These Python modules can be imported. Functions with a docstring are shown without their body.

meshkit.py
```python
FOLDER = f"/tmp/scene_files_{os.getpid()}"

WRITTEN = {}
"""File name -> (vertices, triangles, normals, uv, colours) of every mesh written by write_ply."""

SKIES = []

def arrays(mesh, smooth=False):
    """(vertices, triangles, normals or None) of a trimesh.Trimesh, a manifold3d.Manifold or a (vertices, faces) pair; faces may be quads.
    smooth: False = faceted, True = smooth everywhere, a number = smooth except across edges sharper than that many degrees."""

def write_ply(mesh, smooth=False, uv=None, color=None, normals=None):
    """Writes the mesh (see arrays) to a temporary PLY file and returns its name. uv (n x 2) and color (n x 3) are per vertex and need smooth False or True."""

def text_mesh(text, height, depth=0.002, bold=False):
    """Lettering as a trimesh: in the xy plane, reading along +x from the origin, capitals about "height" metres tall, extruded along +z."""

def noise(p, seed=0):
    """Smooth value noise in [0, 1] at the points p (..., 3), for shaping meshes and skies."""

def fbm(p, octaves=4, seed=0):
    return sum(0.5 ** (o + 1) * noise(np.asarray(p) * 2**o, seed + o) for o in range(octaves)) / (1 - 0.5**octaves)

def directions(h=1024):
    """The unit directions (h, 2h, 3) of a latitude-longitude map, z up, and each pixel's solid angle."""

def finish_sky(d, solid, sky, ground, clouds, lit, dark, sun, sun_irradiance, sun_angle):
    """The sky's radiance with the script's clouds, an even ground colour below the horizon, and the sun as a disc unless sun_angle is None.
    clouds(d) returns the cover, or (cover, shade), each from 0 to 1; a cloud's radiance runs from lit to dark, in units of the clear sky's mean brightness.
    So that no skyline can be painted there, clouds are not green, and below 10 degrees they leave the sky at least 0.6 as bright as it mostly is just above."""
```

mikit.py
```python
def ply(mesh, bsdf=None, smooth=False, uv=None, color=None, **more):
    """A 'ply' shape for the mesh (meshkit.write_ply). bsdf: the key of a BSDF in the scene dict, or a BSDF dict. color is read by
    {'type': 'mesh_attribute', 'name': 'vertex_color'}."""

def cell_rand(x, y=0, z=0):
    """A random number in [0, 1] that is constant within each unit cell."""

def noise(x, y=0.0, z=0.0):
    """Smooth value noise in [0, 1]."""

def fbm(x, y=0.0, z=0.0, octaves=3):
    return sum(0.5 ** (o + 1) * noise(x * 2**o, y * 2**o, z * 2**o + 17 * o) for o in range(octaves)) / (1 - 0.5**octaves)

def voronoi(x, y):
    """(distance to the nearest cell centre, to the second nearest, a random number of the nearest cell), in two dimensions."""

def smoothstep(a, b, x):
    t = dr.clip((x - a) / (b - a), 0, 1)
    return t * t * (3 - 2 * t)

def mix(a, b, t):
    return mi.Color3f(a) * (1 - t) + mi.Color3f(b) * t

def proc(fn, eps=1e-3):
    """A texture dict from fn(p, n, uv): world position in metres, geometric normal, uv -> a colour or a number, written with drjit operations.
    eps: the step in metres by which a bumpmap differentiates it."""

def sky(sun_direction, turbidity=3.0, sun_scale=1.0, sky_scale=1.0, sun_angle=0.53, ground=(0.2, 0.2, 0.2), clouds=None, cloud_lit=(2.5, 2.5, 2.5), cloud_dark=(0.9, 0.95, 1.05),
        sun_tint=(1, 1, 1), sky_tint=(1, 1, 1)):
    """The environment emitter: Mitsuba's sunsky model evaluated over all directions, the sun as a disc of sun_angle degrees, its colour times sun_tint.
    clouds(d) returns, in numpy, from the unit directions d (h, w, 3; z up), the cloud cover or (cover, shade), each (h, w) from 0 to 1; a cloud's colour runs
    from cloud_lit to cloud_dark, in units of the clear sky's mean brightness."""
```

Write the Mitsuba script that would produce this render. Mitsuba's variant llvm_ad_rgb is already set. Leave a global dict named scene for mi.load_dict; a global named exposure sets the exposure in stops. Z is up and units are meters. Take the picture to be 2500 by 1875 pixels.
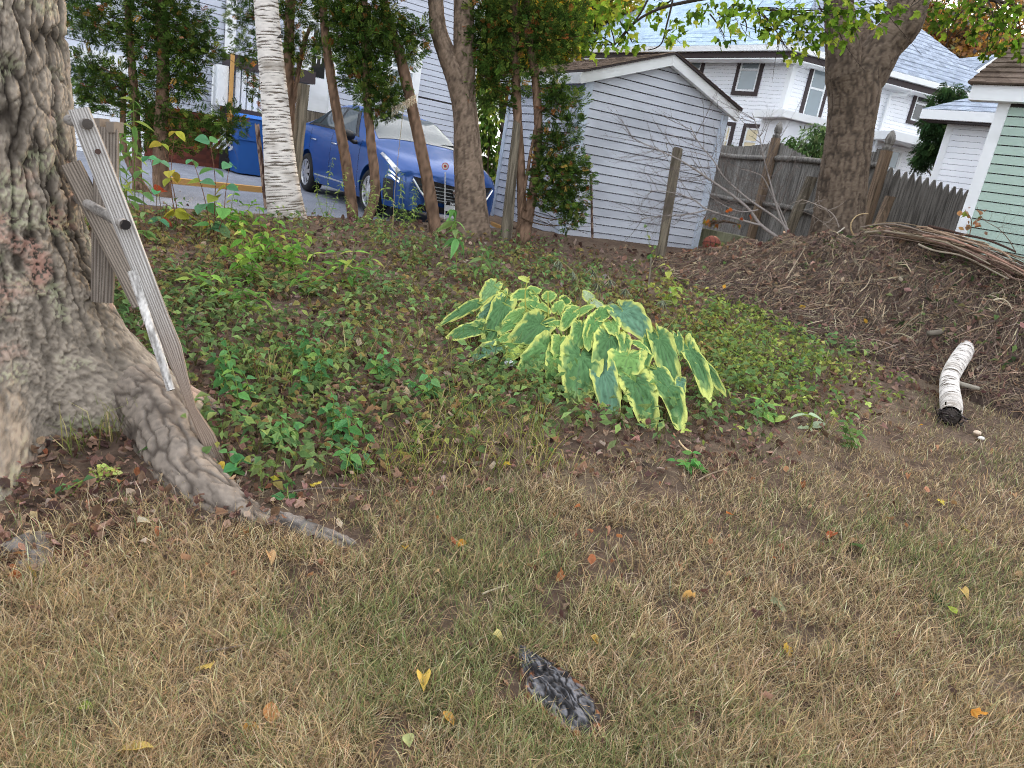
import math, numpy as np, mitsuba as mi, mikit, meshkit, manifold3d as m3d, drjit as dr
from scipy.interpolate import PchipInterpolator
from scipy.spatial import cKDTree
scene, labels = {}, {}
rng = np.random.default_rng(7)
T4 = mi.ScalarTransform4f
A = np.array
# ---------------------------------------------------------------- camera, sky, exposure
FOC, PITCH, ROLL, CAM = 1765.0, math.radians(16.7), math.radians(9.84), A([0, 0, 1.5])
_f = A([0, math.cos(PITCH), -math.sin(PITCH)]); _u = A([0, math.sin(PITCH), math.cos(PITCH)]); _r = A([1.0, 0, 0])
CR, CU = math.cos(ROLL) * _r + math.sin(ROLL) * _u, math.cos(ROLL) * _u - math.sin(ROLL) * _r
scene['camera'] = {'type': 'perspective', 'fov': 2 * math.degrees(math.atan(1250 / FOC)), 'fov_axis': 'x', 'near_clip': 0.05, 'far_clip': 600.0,
                   'to_world': T4().look_at(origin=CAM.tolist(), target=(CAM + _f).tolist(), up=CU.tolist())}
def cover(d):
    n = meshkit.fbm(d * 3.0 + 5, 4)
    return np.clip(0.75 + 0.9 * (n - 0.5), 0, 1), 0.25 + 0 * n
scene['sky'] = mikit.sky([0.30, 0.86, 0.42], turbidity=4, sun_scale=0.22, sun_angle=14, sun_tint=(1.0, 0.86, 0.66), clouds=cover, cloud_lit=(2.5, 2.5, 2.55), cloud_dark=(1.1, 1.16, 1.25))
exposure = 3.75
# ---------------------------------------------------------------- helpers
def ray(x, y): return _f + (x - 1250) / FOC * CR + (937.5 - y) / FOC * CU
def at(x, y, Y):
    d = ray(x, y); return CAM + d * (Y / d[1])
def nrm(v): v = np.asarray(v, float); return v / (np.linalg.norm(v, axis=-1, keepdims=True) + 1e-12)
def S(h, k=1.0):
    c = A([int(h[i:i + 2], 16) for i in (0, 2, 4)]) / 255.0
    return np.where(c < 0.04045, c / 12.92, ((c + 0.055) / 1.055) ** 2.4) * k
class M:
    def __init__(s): s.v, s.f, s.c, s.n = [], [], [], 0
    def add(s, v, f, c=(0.5, 0.5, 0.5)):
        v = np.asarray(v, float).reshape(-1, 3); f = np.asarray(f, int)
        if f.shape[1] == 4: f = np.vstack([f[:, [0, 1, 2]], f[:, [0, 2, 3]]])
        c = np.asarray(c, float)
        s.v.append(v); s.f.append(f + s.n); s.c.append(np.broadcast_to(c, v.shape)); s.n += len(v); return s
    def join(s, o):
        for v, f, c in zip(o.v, o.f, o.c): s.add(v, f - f.min() if False else f, c)
        return s
    def get(s): return np.vstack(s.v), np.vstack(s.f), np.vstack(s.c)
HEX_F = [[0, 3, 2, 1], [4, 5, 6, 7], [0, 1, 5, 4], [1, 2, 6, 5], [2, 3, 7, 6], [3, 0, 4, 7]]
def hexa(m, p, c=(0.5, 0.5, 0.5)): return m.add(p, HEX_F, c)
def obox(m, o, u, v, w, c=(0.5, 0.5, 0.5)):
    o, u, v, w = (np.asarray(q, float) for q in (o, u, v, w))
    return hexa(m, [o, o + u, o + u + v, o + v, o + w, o + u + w, o + u + v + w, o + v + w], c)
def frames(p):
    t = nrm(np.gradient(p, axis=0)); a = np.cross(t, np.where(np.abs(t[:, 2:]) < 0.9, [0, 0, 1.0], [1.0, 0, 0])); a = nrm(a)
    for i in range(1, len(a)):
        q = a[i - 1] - t[i] * (a[i - 1] @ t[i]); a[i] = nrm(q)
    return t, a, np.cross(t, a)
def tube(m, p, r, sides=6, c=(0.3, 0.2, 0.1), cap=True, wob=0.0):
    p = np.asarray(p, float); t, a, b = frames(p); n = len(p)
    r = np.broadcast_to(np.asarray(r, float), (n,)); ang = np.arange(sides) * 2 * np.pi / sides
    rr = r[:, None] * (1 + wob * (rng.random((n, sides)) - 0.5))
    v = p[:, None] + rr[..., None] * (np.cos(ang)[None, :, None] * a[:, None] + np.sin(ang)[None, :, None] * b[:, None])
    i, j = np.meshgrid(np.arange(n - 1), np.arange(sides), indexing='ij')
    f = np.stack([i * sides + j, i * sides + (j + 1) % sides, (i + 1) * sides + (j + 1) % sides, (i + 1) * sides + j], -1).reshape(-1, 4)
    f = np.vstack([f[:, [0, 1, 2]], f[:, [0, 2, 3]]]); v = v.reshape(-1, 3)
    if cap:
        k = len(v); v = np.vstack([v, p[:1], p[-1:]]); q = np.arange(sides)
        f = np.vstack([f, np.stack([(q + 1) % sides, q, q * 0 + k], 1), np.stack([(n - 1) * sides + q, (n - 1) * sides + (q + 1) % sides, q * 0 + k + 1], 1)])
    return m.add(v, f, c)
def spline(pts, n):
    pts = np.asarray(pts, float); s = np.r_[0, np.cumsum(np.linalg.norm(np.diff(pts, axis=0), axis=1))]
    return PchipInterpolator(s, pts)(np.linspace(0, s[-1], n))
def rots(yaw, pit, rol):
    cy, sy, cp, sp, cr, sr = np.cos(yaw), np.sin(yaw), np.cos(pit), np.sin(pit), np.cos(rol), np.sin(rol); z, o = 0 * yaw, 0 * yaw + 1
    st = lambda *q: np.stack(q, -1).reshape(-1, 3, 3)
    return st(cy, -sy, z, sy, cy, z, z, z, o) @ st(o, z, z, z, cp, -sp, z, sp, cp) @ st(cr, z, sr, z, o, z, -sr, z, cr)
def basis(yv, zv):
    y = nrm(yv); x = nrm(np.cross(y, zv)); return np.stack([x, y, np.cross(x, y)], -1)
def scat(m, tp, pos, R, sc, col):
    tv, tf, tc = tp; n = len(pos); sc = np.broadcast_to(np.asarray(sc, float), (n,)) if np.ndim(sc) < 2 else sc
    loc = tv[None] * (sc[:, None, None] if sc.ndim == 1 else sc[:, None, :])
    v = np.einsum('nij,nkj->nki', R, loc) + np.asarray(pos)[:, None]
    f = tf[None] + (np.arange(n) * len(tv))[:, None, None]
    c = np.clip(np.asarray(col)[:, None, :] * tc[None], 0, 1) if tc.ndim == 2 else np.asarray(col)[:, None, :] * tc[None, :, None]
    return m.add(v.reshape(-1, 3), f.reshape(-1, 3), c.reshape(-1, 3))
def put(key, m, bsdf, smooth=False, **lab):
    k, i = key, 0
    while k in scene: i += 1; k = f'{key}_{i:03d}'
    if isinstance(m, M):
        v, f, c = m.get()
        if isinstance(bsdf, str) and bsdf in ('mat_vc', 'mat_bark', 'mat_leaf', 'mat_waxy') and smooth is not False: smooth = True
        s = mikit.ply((v, f), bsdf, smooth=smooth, color=c if smooth in (False, True) else None)
    else: s = mikit.ply(m, bsdf, smooth=smooth)
    scene[k] = s
    if lab: labels[k] = lab
    return k
_roots = set()
def thing(name, label, category, group=None):
    k, i = name, 0
    while k in _roots or k in scene: i += 1; k = f'{name}_{i:03d}'
    _roots.add(k); labels[k] = {'label': label, 'category': category, **({'group': group} if group else {})}
    return k
def rgb(*c): return {'type': 'rgb', 'value': [float(x) for x in (c if len(c) == 3 else c[0])]}
def mat(key, base, rough=0.7, spec=0.3, bump=None, two=True, **kw):
    if isinstance(base, str): base = rgb(S(base))
    elif isinstance(base, (tuple, list, np.ndarray)): base = rgb(base)
    b = {'type': 'principled', 'base_color': base, 'roughness': rough, 'specular': spec, **kw}
    if bump is not None: b = {'type': 'bumpmap', 'arbitrary': bump, 'scale': 1.0, 'bsdf': b}
    scene[key] = {'type': 'twosided', 'bsdf': b} if two else b
VC = {'type': 'mesh_attribute', 'name': 'vertex_color'}
fb, nz, sst = mikit.fbm, mikit.noise, mikit.smoothstep
def c3(c): return mi.Color3f(*[float(x) for x in c]) if isinstance(c, (np.ndarray, tuple, list)) else c
def mix(a, b, t): return c3(a) * (1 - t) + c3(b) * t
mat('mat_vc', VC, 0.85, 0.2)
mat('mat_bark', VC, 0.9, 0.15, bump=mikit.proc(lambda p, n, uv: 0.006 * fb(p.x * 60, p.y * 60, p.z * 25, 3) + 0.003 * nz(p.x * 170, p.y * 170, p.z * 90), 2e-3))
scene['mat_leaf'] = {'type': 'principledthin', 'base_color': VC, 'roughness': 0.55, 'diff_trans': 0.75, 'spec_trans': 0.0, 'eta': 1.4}
scene['mat_waxy'] = {'type': 'principledthin', 'base_color': VC, 'roughness': 0.42, 'diff_trans': 0.35, 'spec_trans': 0.0, 'eta': 1.4}
def vinyl(key, col, dirt, amt):
    mat(key, mikit.proc(lambda p, n, uv: mix(col, dirt, amt * sst(0.42, 0.75, fb(p.x * 1.7, p.y * 1.7, p.z * 2.6, 4)) + 0.08 * nz(p.x * 9, p.y * 9, p.z * 40))), 0.5, 0.35)
vinyl('mat_siding_blue', S('b9bdc6'), S('8c8f96'), 0.45)
vinyl('mat_siding_grey', S('b4b9c4'), S('8b909b'), 0.35)
vinyl('mat_siding_white', S('e4e6ea'), S('c3c8d0'), 0.3)
vinyl('mat_siding_green', S('9fb3a6'), S('8a9c92'), 0.4)
vinyl('mat_trim', S('dfe1e2'), S('a9a9a6'), 0.35)
vinyl('mat_trim_blue', S('b9c3d0'), S('8f98a5'), 0.4)
mat('mat_dark', (0.012, 0.013, 0.015), 0.6)
mat('mat_lap_shade', S('3d3a3a'), 0.9, 0.1)  # wall backing darkened to paint the shadow lines under the siding boards
mat('mat_darktrim', S('3b3233'), 0.6)
mat('mat_pane', (0.16, 0.2, 0.22), 0.05, 0.9)
mat('mat_pane_dark', (0.02, 0.022, 0.022), 0.04, 0.9)
mat('mat_curtain', S('d6c9a8'), 0.8, 0.2)
def shingle_mat(key, a, b): mat(key, mikit.proc(lambda p, n, uv: mix(a, b, mikit.cell_rand(p.x * 5, p.y * 5, p.z * 9)) * (0.75 + 0.5 * nz(p.x * 60, p.y * 60, p.z * 60))), 0.95, 0.1)
shingle_mat('mat_shingle_brown', S('54483f'), S('6d6056')); shingle_mat('mat_shingle_grey', S('7f8793'), S('9aa3b1')); shingle_mat('mat_shingle_sky_tint', S('8fa2b4'), S('a8bac9'))  # the bluish set has the sky reflection put into grey hip roof shingles
def woodmat(key, a, b, k=1.0):
    def fn(p, n, uv):
        g = fb(p.x * 55, p.y * 55, p.z * 3.0, 3); w = nz(p.x * 4, p.y * 4, p.z * 1.5)
        return mix(a, b, sst(0.3, 0.7, g) * 0.8 + 0.2 * w) * (0.75 + 0.5 * w)
    mat(key, mikit.proc(fn), 0.9, 0.15, bump=mikit.proc(lambda p, n, uv: 0.004 * fb(p.x * 70, p.y * 70, p.z * 4, 2), 2e-3))
woodmat('mat_fence', S('55524e'), S('8b8883')); woodmat('mat_fence_brown', S('5f5145'), S('8a7763')); woodmat('mat_post', S('4a443b'), S('7d7465')); woodmat('mat_timber', S('5f5f4c'), S('84846c'))
mat('mat_lumber', S('b98e55'), 0.8); mat('mat_white', S('dcdedf'), 0.45, 0.4); mat('mat_brick', mikit.proc(lambda p, n, uv: mix(S('6b3a2e'), S('4a2a24'), mikit.cell_rand(p.x * 5, p.y * 5, p.z * 14))), 0.9)
# ---------------------------------------------------------------- ground
GA, GB = A([0.63, -0.777, 0]), A([0.777, 0.63, 0])       # the two directions of the street grid
DRV0 = A([-1.15, 9.35, 0])
MOUND = []
def drv(x, y): return (np.asarray(x) - DRV0[0]) * -GA[0] + (np.asarray(y) - DRV0[1]) * -GA[1]
def gbase(x, y):
    x, y = np.asarray(x, float), np.asarray(y, float)
    z = -0.12 + 0.085 * y
    k = 0.70 + 0.012 * (y - 9.5); h = np.clip(0.5 + 0.5 * (k - z) / 0.12, 0, 1)
    z = k * (1 - h) + z * h - 0.12 * h * (1 - h)
    z = z + 0.03 * (meshkit.noise(np.stack([x * 1.1, y * 1.1, 0 * x], -1), 3) - 0.5) + 0.012 * (meshkit.noise(np.stack([x * 4, y * 4, 0 * x], -1), 5) - 0.5)
    d = drv(x, y); w = np.clip((d + 0.1) / 0.5, 0, 1) * np.clip((0.35 - x) / 0.3 + 0, 0, 1) * np.clip((22 - d) / 1, 0, 1)
    w = w * w * (3 - 2 * w); return z * (1 - w) + 0.49 * w
def mound_h(x, y):
    x, y = np.asarray(x, float), np.asarray(y, float)
    h = 0 * x
    for mx, my, mh, sx, sy in MOUND: h = np.maximum(h, mh * np.clip(1.12 * np.exp(-((x - mx) / sx) ** 2 - ((y - my) / sy) ** 2) - 0.12, 0, 1))
    return h
def _ridge():
    for px, py, Yd, sx, sy in ((1700, 622, 8.9, .5, .8), (1775, 598, 8.7, .6, 1.0), (1850, 578, 8.5, .6, 1.1), (1950, 562, 8.2, .6, 1.2), (2050, 552, 8.0, .6, 1.25), (2150, 550, 7.75, .6, 1.25), (2250, 560, 7.45, .6, 1.25), (2350, 586, 7.1, .6, 1.2), (2450, 614, 6.8, .7, 1.15), (2600, 650, 6.4, .8, 1.1), (2800, 700, 5.9, .8, 1.0)):
        q = at(px, py + 6, Yd); MOUND.append((q[0], Yd, max(.08, float(q[2] - gbase(q[0], Yd)) - .06), sx, sy))
def gz(x, y): return gbase(x, y) + mound_h(x, y) * 0.97
def gp(px, py, fn=gbase):
    d = ray(px, py); t = np.linspace(0.8, 60, 6000); P = CAM + d * t[:, None]
    below = P[:, 2] < fn(P[:, 0], P[:, 1]); i = np.argmax(below) if below.any() else len(t) - 1
    return P[i]
def gpoly(pts): return np.array([gp(*q)[:2] for q in pts])
def inpoly(poly, x, y):
    import shapely
    return shapely.contains_xy(shapely.Polygon(poly), x, y)
def spaced(n, a, b, c, k):
    t = np.linspace(np.arcsinh((a - c) / k), np.arcsinh((b - c) / k), n); return c + k * np.sinh(t)
BED = gpoly([(-200, 1150), (330, 1110), (560, 1225), (700, 1230), (900, 1175), (1130, 1150), (1400, 1130), (1700, 1120), (1900, 1085), (2130, 1010), (2300, 935), (2500, 905), (2900, 850), (2900, 600), (1750, 640), (1400, 590), (1250, 570), (1100, 560), (700, 500), (500, 455), (300, 430), (-200, 420)])
import shapely
_bed = shapely.Polygon(BED).buffer(0); shapely.prepare(_bed)
def bedness(x, y):
    d = shapely.distance(shapely.points(x, y), _bed.exterior); return np.where(shapely.contains_xy(_bed, x, y), d, -d)
gx, gy = spaced(420, -90, 90, 0.6, 1.6), spaced(460, -6, 160, 2.6, 1.6)
X, Y = np.meshgrid(gx, gy); V = np.stack([X, Y, gbase(X, Y)], -1)
near = np.clip(1 - (Y - 2) / 8, 0, 1)
V[..., 2] += near * 0.03 * (meshkit.fbm(np.stack([X * 14, Y * 14, 0 * X], -1), 3, 9) - 0.5)
V[..., 2][(Y > 40)] = 0.6
i, j = np.meshgrid(np.arange(len(gy) - 1), np.arange(len(gx) - 1), indexing='ij'); W_ = len(gx)
Fq = np.stack([i * W_ + j, i * W_ + j + 1, (i + 1) * W_ + j + 1, (i + 1) * W_ + j], -1).reshape(-1, 4)
def soil(p, n, uv):
    a = fb(p.x * 2.3, p.y * 2.3, 0, 3); b = fb(p.x * 31, p.y * 31, p.z * 31, 3)
    c = mix(S('2e2622'), S('67574b'), b); return mix(c, S('6d6152'), sst(0.45, 0.75, a) * 0.4)
mat('mat_soil', mikit.proc(soil), 1.0, 0.05, bump=mikit.proc(lambda p, n, uv: 0.012 * fb(p.x * 40, p.y * 40, p.z * 40, 3), 3e-3))
g = M().add(V, Fq); put('ground', g, 'mat_soil', True, label='earth of the yard under the grass, fallen leaves and weeds', kind='structure')
_ridge()
# driveway
mat('mat_asphalt', mikit.proc(lambda p, n, uv: mix(S('686b73'), S('7f838c'), fb(p.x * 3, p.y * 3, 0, 3)) * (0.8 + 0.4 * nz(p.x * 90, p.y * 90, 0))), 0.8, 0.3)
m = M(); q0 = DRV0 - GA * 0.25; q0[2] = 0.5
for s0 in range(-12, 2):
    e = 0.0 if s0 < 1 else -0.35
    a_ = q0 + GB * s0 * 1.2 * 1.0; b_ = q0 + GB * (s0 * 1.2 + 1.2 + e)
    obox(m, a_ - [0, 0, 0.03], b_ - a_, -GA * 20, [0, 0, 0.03])
put('driveway', m, 'mat_asphalt', label='grey asphalt driveway under the blue car', kind='structure')
# ---------------------------------------------------------------- buildings
ZUP = A([0, 0, 1.0])
class Wall:
    def __init__(s, o, u): s.o = np.asarray(o, float); s.u = nrm([u[0], u[1], 0]); s.n = np.cross(s.u, ZUP); s.n = s.n if s.n @ (CAM - s.o) > 0 else -s.n
    def P(s, a, t, out=0.0): return s.o + s.u * a + ZUP * t + s.n * out
    def st(s, px, py):
        d = ray(px, py); k = ((s.o - CAM) @ s.n) / (d @ s.n); q = CAM + d * k - s.o; return q @ s.u, q[2]
    def slab(s, m, a0, a1, t0, t1, o0, o1, c=(0.5,) * 3):
        pts = [s.P(a0, t0, o0), s.P(a1, t0, o0), s.P(a1, t0, o1), s.P(a0, t0, o1), s.P(a0, t1, o0), s.P(a1, t1, o0), s.P(a1, t1, o1), s.P(a0, t1, o1)]
        return hexa(m, pts if np.cross(s.u, s.n)[2] > 0 else [pts[i] for i in (3, 2, 1, 0, 7, 6, 5, 4)], c)
def siding(holder, w, spans, t0, t1, ex, bsdf, as_parts=True, out=0.012, name='siding_board', gap=0.011):
    """spans(t) -> (a0, a1) of the wall at height t; one wedge-shaped board a course"""
    n = int(round((t1 - t0) / ex)); allm = M()
    for k in range(n):
        lo, hi = t0 + k * ex, min(t0 + (k + 1) * ex, t1); (a0, a1), (b0, b1) = spans(lo), spans(hi)
        if a1 - a0 < 0.04: continue
        b0, b1 = min(b0, a1), max(b1, b0 + 0.01)
        j = (rng.random() - 0.5) * 0.003
        lo += gap; pts = [w.P(a0, lo, 0), w.P(a1, lo, 0), w.P(a1, lo, out + j), w.P(a0, lo, out + j), w.P(b0, hi, 0), w.P(b1, hi, 0), w.P(b1, hi, 0.003), w.P(b0, hi, 0.003)]
        if np.cross(w.u, w.n)[2] < 0: pts = [pts[i] for i in (3, 2, 1, 0, 7, 6, 5, 4)]
        m = allm if not as_parts else M(); hexa(m, pts)
        if as_parts: put(f'{holder}__{name}', m, bsdf)
    if not as_parts: put(f'{holder}__siding', allm, bsdf, kind='stuff')
def window(holder, w, a0, a1, t0, t1, frame='mat_darktrim', sash='mat_white', pane='mat_pane', fw=0.09, o=0.0, name='window', mid=True, vbars=1, cur=None):
    m = M(); k = None
    for q in ((a0 - fw, a1 + fw, t1, t1 + fw), (a0 - fw, a1 + fw, t0 - fw, t0), (a0 - fw, a0, t0, t1), (a1, a1 + fw, t0, t1)): w.slab(m, q[0], q[1], q[2], q[3], o + 0.001, o + 0.055)
    k = put(f'{holder}__{name}', m, frame)
    m = M(); sw = 0.05
    for q in ((a0, a1, t1 - sw, t1), (a0, a1, t0, t0 + sw), (a0, a0 + sw, t0 + sw, t1 - sw), (a1 - sw, a1, t0 + sw, t1 - sw)): w.slab(m, *q, o + 0.002, o + 0.04)
    if mid: w.slab(m, a0 + sw, a1 - sw, (t0 + t1) / 2 - 0.025, (t0 + t1) / 2 + 0.025, o + 0.002, o + 0.045)
    for v in range(1, vbars): x = a0 + (a1 - a0) * v / vbars; w.slab(m, x - 0.01, x + 0.01, (t0 + t1) / 2 + 0.03, t1 - sw, o + 0.002, o + 0.034)
    put(f'{k}__sash', m, sash)
    m = M(); w.slab(m, a0 + sw, a1 - sw, t0 + sw, t1 - sw, o + 0.004, o + 0.028); put(f'{k}__pane', m, pane)
    return k
def shingles(m, p00, pu, pv, rows, tab, th=0.008, jit=0.1):
    """courses of shingle tabs on the parallelogram p00 + a pu + b pv, b upwards"""
    n = nrm(np.cross(pu, pv)); n = n if n[2] > 0 else -n; L = np.linalg.norm(pu); k = max(2, int(L / tab)); P, C = [], []
    for r in range(rows):
        e = rng.random(k + 1) * 0.5 + np.arange(k + 1) - 0.5; e = np.clip(e / k, 0, 1); e[0], e[-1] = 0, 1; e = np.sort(e)
        for a0, a1 in zip(e[:-1], e[1:]):
            b0, b1 = r / rows, min((r + 1.15) / rows, 1.0); h = th * (0.7 + 0.6 * rng.random())
            q = [p00 + pu * a0 + pv * b0, p00 + pu * (a1 - 0.02 / k) + pv * b0, p00 + pu * (a1 - 0.02 / k) + pv * b1, p00 + pu * a0 + pv * b1]
            hexa(m, [q[0], q[1], q[2], q[3], q[0] + n * h, q[1] + n * h, q[2] + n * 0.001, q[3] + n * 0.001])
# --- shed
h_ = math.radians(28.3); su, sw_ = A([math.cos(h_), math.sin(h_), 0]), A([-math.sin(h_), math.cos(h_), 0]); so = A([0.285, 10.2, 0.66]); SW, SD, SH, SA = 2.42, 2.3, 2.1, 0.44
SHED = thing('garden_shed', 'pale blue-grey clapboard shed with white gable trim and brown shingle roof', 'shed')
m = M(); e_ = 0.01
base = [so + su * e_ + sw_ * e_, so + su * (SW - e_) + sw_ * e_, so + su * (SW - e_) + sw_ * (SD - e_), so + su * e_ + sw_ * (SD - e_)]
hexa(m, base + [p + ZUP * SH for p in base])
ap = [so + su * SW / 2 + sw_ * e_ + ZUP * (SH + SA), so + su * SW / 2 + sw_ * (SD - e_) + ZUP * (SH + SA)]
t_ = [base[0] + ZUP * SH, base[1] + ZUP * SH, base[2] + ZUP * SH, base[3] + ZUP * SH, ap[0], ap[1]]
m.add(t_, [[0, 1, 4], [2, 3, 5], [0, 4, 5], [0, 5, 3], [1, 2, 5], [1, 5, 4]]); put(SHED + '__wall', m, 'mat_lap_shade')
wf, wl = Wall(so, su), Wall(so, sw_)
sp = lambda t: (0.10 + max(0, (t - SH) * SW / 2 / SA - 0.1), SW - 0.10 - max(0, (t - SH) * SW / 2 / SA - 0.1))
siding(SHED, wf, sp, 0.0, SH + SA - 0.04, 0.113, 'mat_siding_blue', out=0.016)
siding(SHED, wl, lambda t: (0.10, SD - 0.09), 0.0, SH - 0.02, 0.113, 'mat_siding_blue', out=0.016)
for w, a0, a1 in ((wf, -0.018, 0.1), (wf, SW - 0.1, SW + 0.02), (wl, -0.02, 0.1), (wl, SD - 0.09, SD + 0.02)):
    m = M(); w.slab(m, a0, a1, -0.02, SH + (0.03 if w is wf else -0.02), 0.0, 0.022); put(SHED + '__corner_board', m, 'mat_trim_blue')
OV = 0.14; rz = lambda a: SH + SA - abs(a - SW / 2) * SA / (SW / 2)
for s in (-1, 1):                                                   # rake boards, roof slopes with shingle courses
    a_e = -OV if s < 0 else SW + OV
    def rp(a, out, dz): return so + su * a - sw_ * out + ZUP * (rz(a) + dz)
    m = M(); q = [rp(a_e, OV - 0.03, -0.09), rp(SW / 2, OV - 0.03, -0.09), rp(SW / 2, 0.03, -0.09), rp(a_e, 0.03, -0.09)]
    hexa(m, q + [p + ZUP * 0.135 for p in q]); put(SHED + '__rake_board', m, 'mat_trim')
    r = put(SHED + '__roof', hexa(M(), [rp(a_e, OV, 0.05), rp(SW / 2, OV, 0.05), rp(SW / 2, -SD - OV, 0.05), rp(a_e, -SD - OV, 0.05)] + [rp(a_e, OV, 0.075), rp(SW / 2, OV, 0.075), rp(SW / 2, -SD - OV, 0.075), rp(a_e, -SD - OV, 0.075)]), 'mat_darktrim')
    m = M(); p0 = rp(a_e, OV + 0.01, 0.078); shingles(m, p0, sw_ * (SD + 2 * OV), rp(SW / 2, OV + 0.01, 0.078) - p0, 10, 0.16, 0.01); put(r + '__shingles', m, 'mat_shingle_brown', kind='stuff')
m = M(); hexa(m, [rp(-OV - 0.02, OV - 0.03, -0.08 - 0.0), rp(-OV, OV - 0.03, -0.08), rp(-OV, -SD - OV, -0.08), rp(-OV - 0.02, -SD - OV, -0.08)] + [rp(-OV - 0.02, OV - 0.03, 0.05), rp(-OV, OV - 0.03, 0.05), rp(-OV, -SD - OV, 0.05), rp(-OV - 0.02, -SD - OV, 0.05)]); put(SHED + '__fascia', m, 'mat_trim')
# --- house behind the driveway (left)
LH = thing('grey_house', 'grey clapboard house with white entry door and porch railing behind the blue car', 'house')
w = Wall(at(1020, 230, 16.6), GB); w.o = A([w.o[0], w.o[1], 0.0])
def st(px, py, W=None): return (W or w).st(px, py)
aR = st(1150, 250)[0]; aC = st(551, 100)[0]; zb = 0.45; zt = 6.2
aL = aC - 4.6; wtop = lambda t: (aC + 0.12, aR - 0.12)
tb = st(560, 150)[1]
m = M(); w.slab(m, aC, aR, zb, zt, -3.0, -0.001); put(LH + '__wall', m, 'mat_lap_shade')
porch_a1 = st(742, 180)[0]
siding(LH, w, wtop, tb + 0.12, zt, 0.115, 'mat_siding_grey')
siding(LH, w, lambda t: (porch_a1, aR - 0.12), zb, tb + 0.12, 0.115, 'mat_siding_grey')
for a0, a1, t0, t1 in ((aC - 0.02, aC + 0.16, tb + 0.1, zt), (aR - 0.14, aR + 0.02, zb, zt)):
    m = M(); w.slab(m, a0, a1, t0, t1, 0, 0.03); put(LH + '__corner_board', m, 'mat_white')
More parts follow.
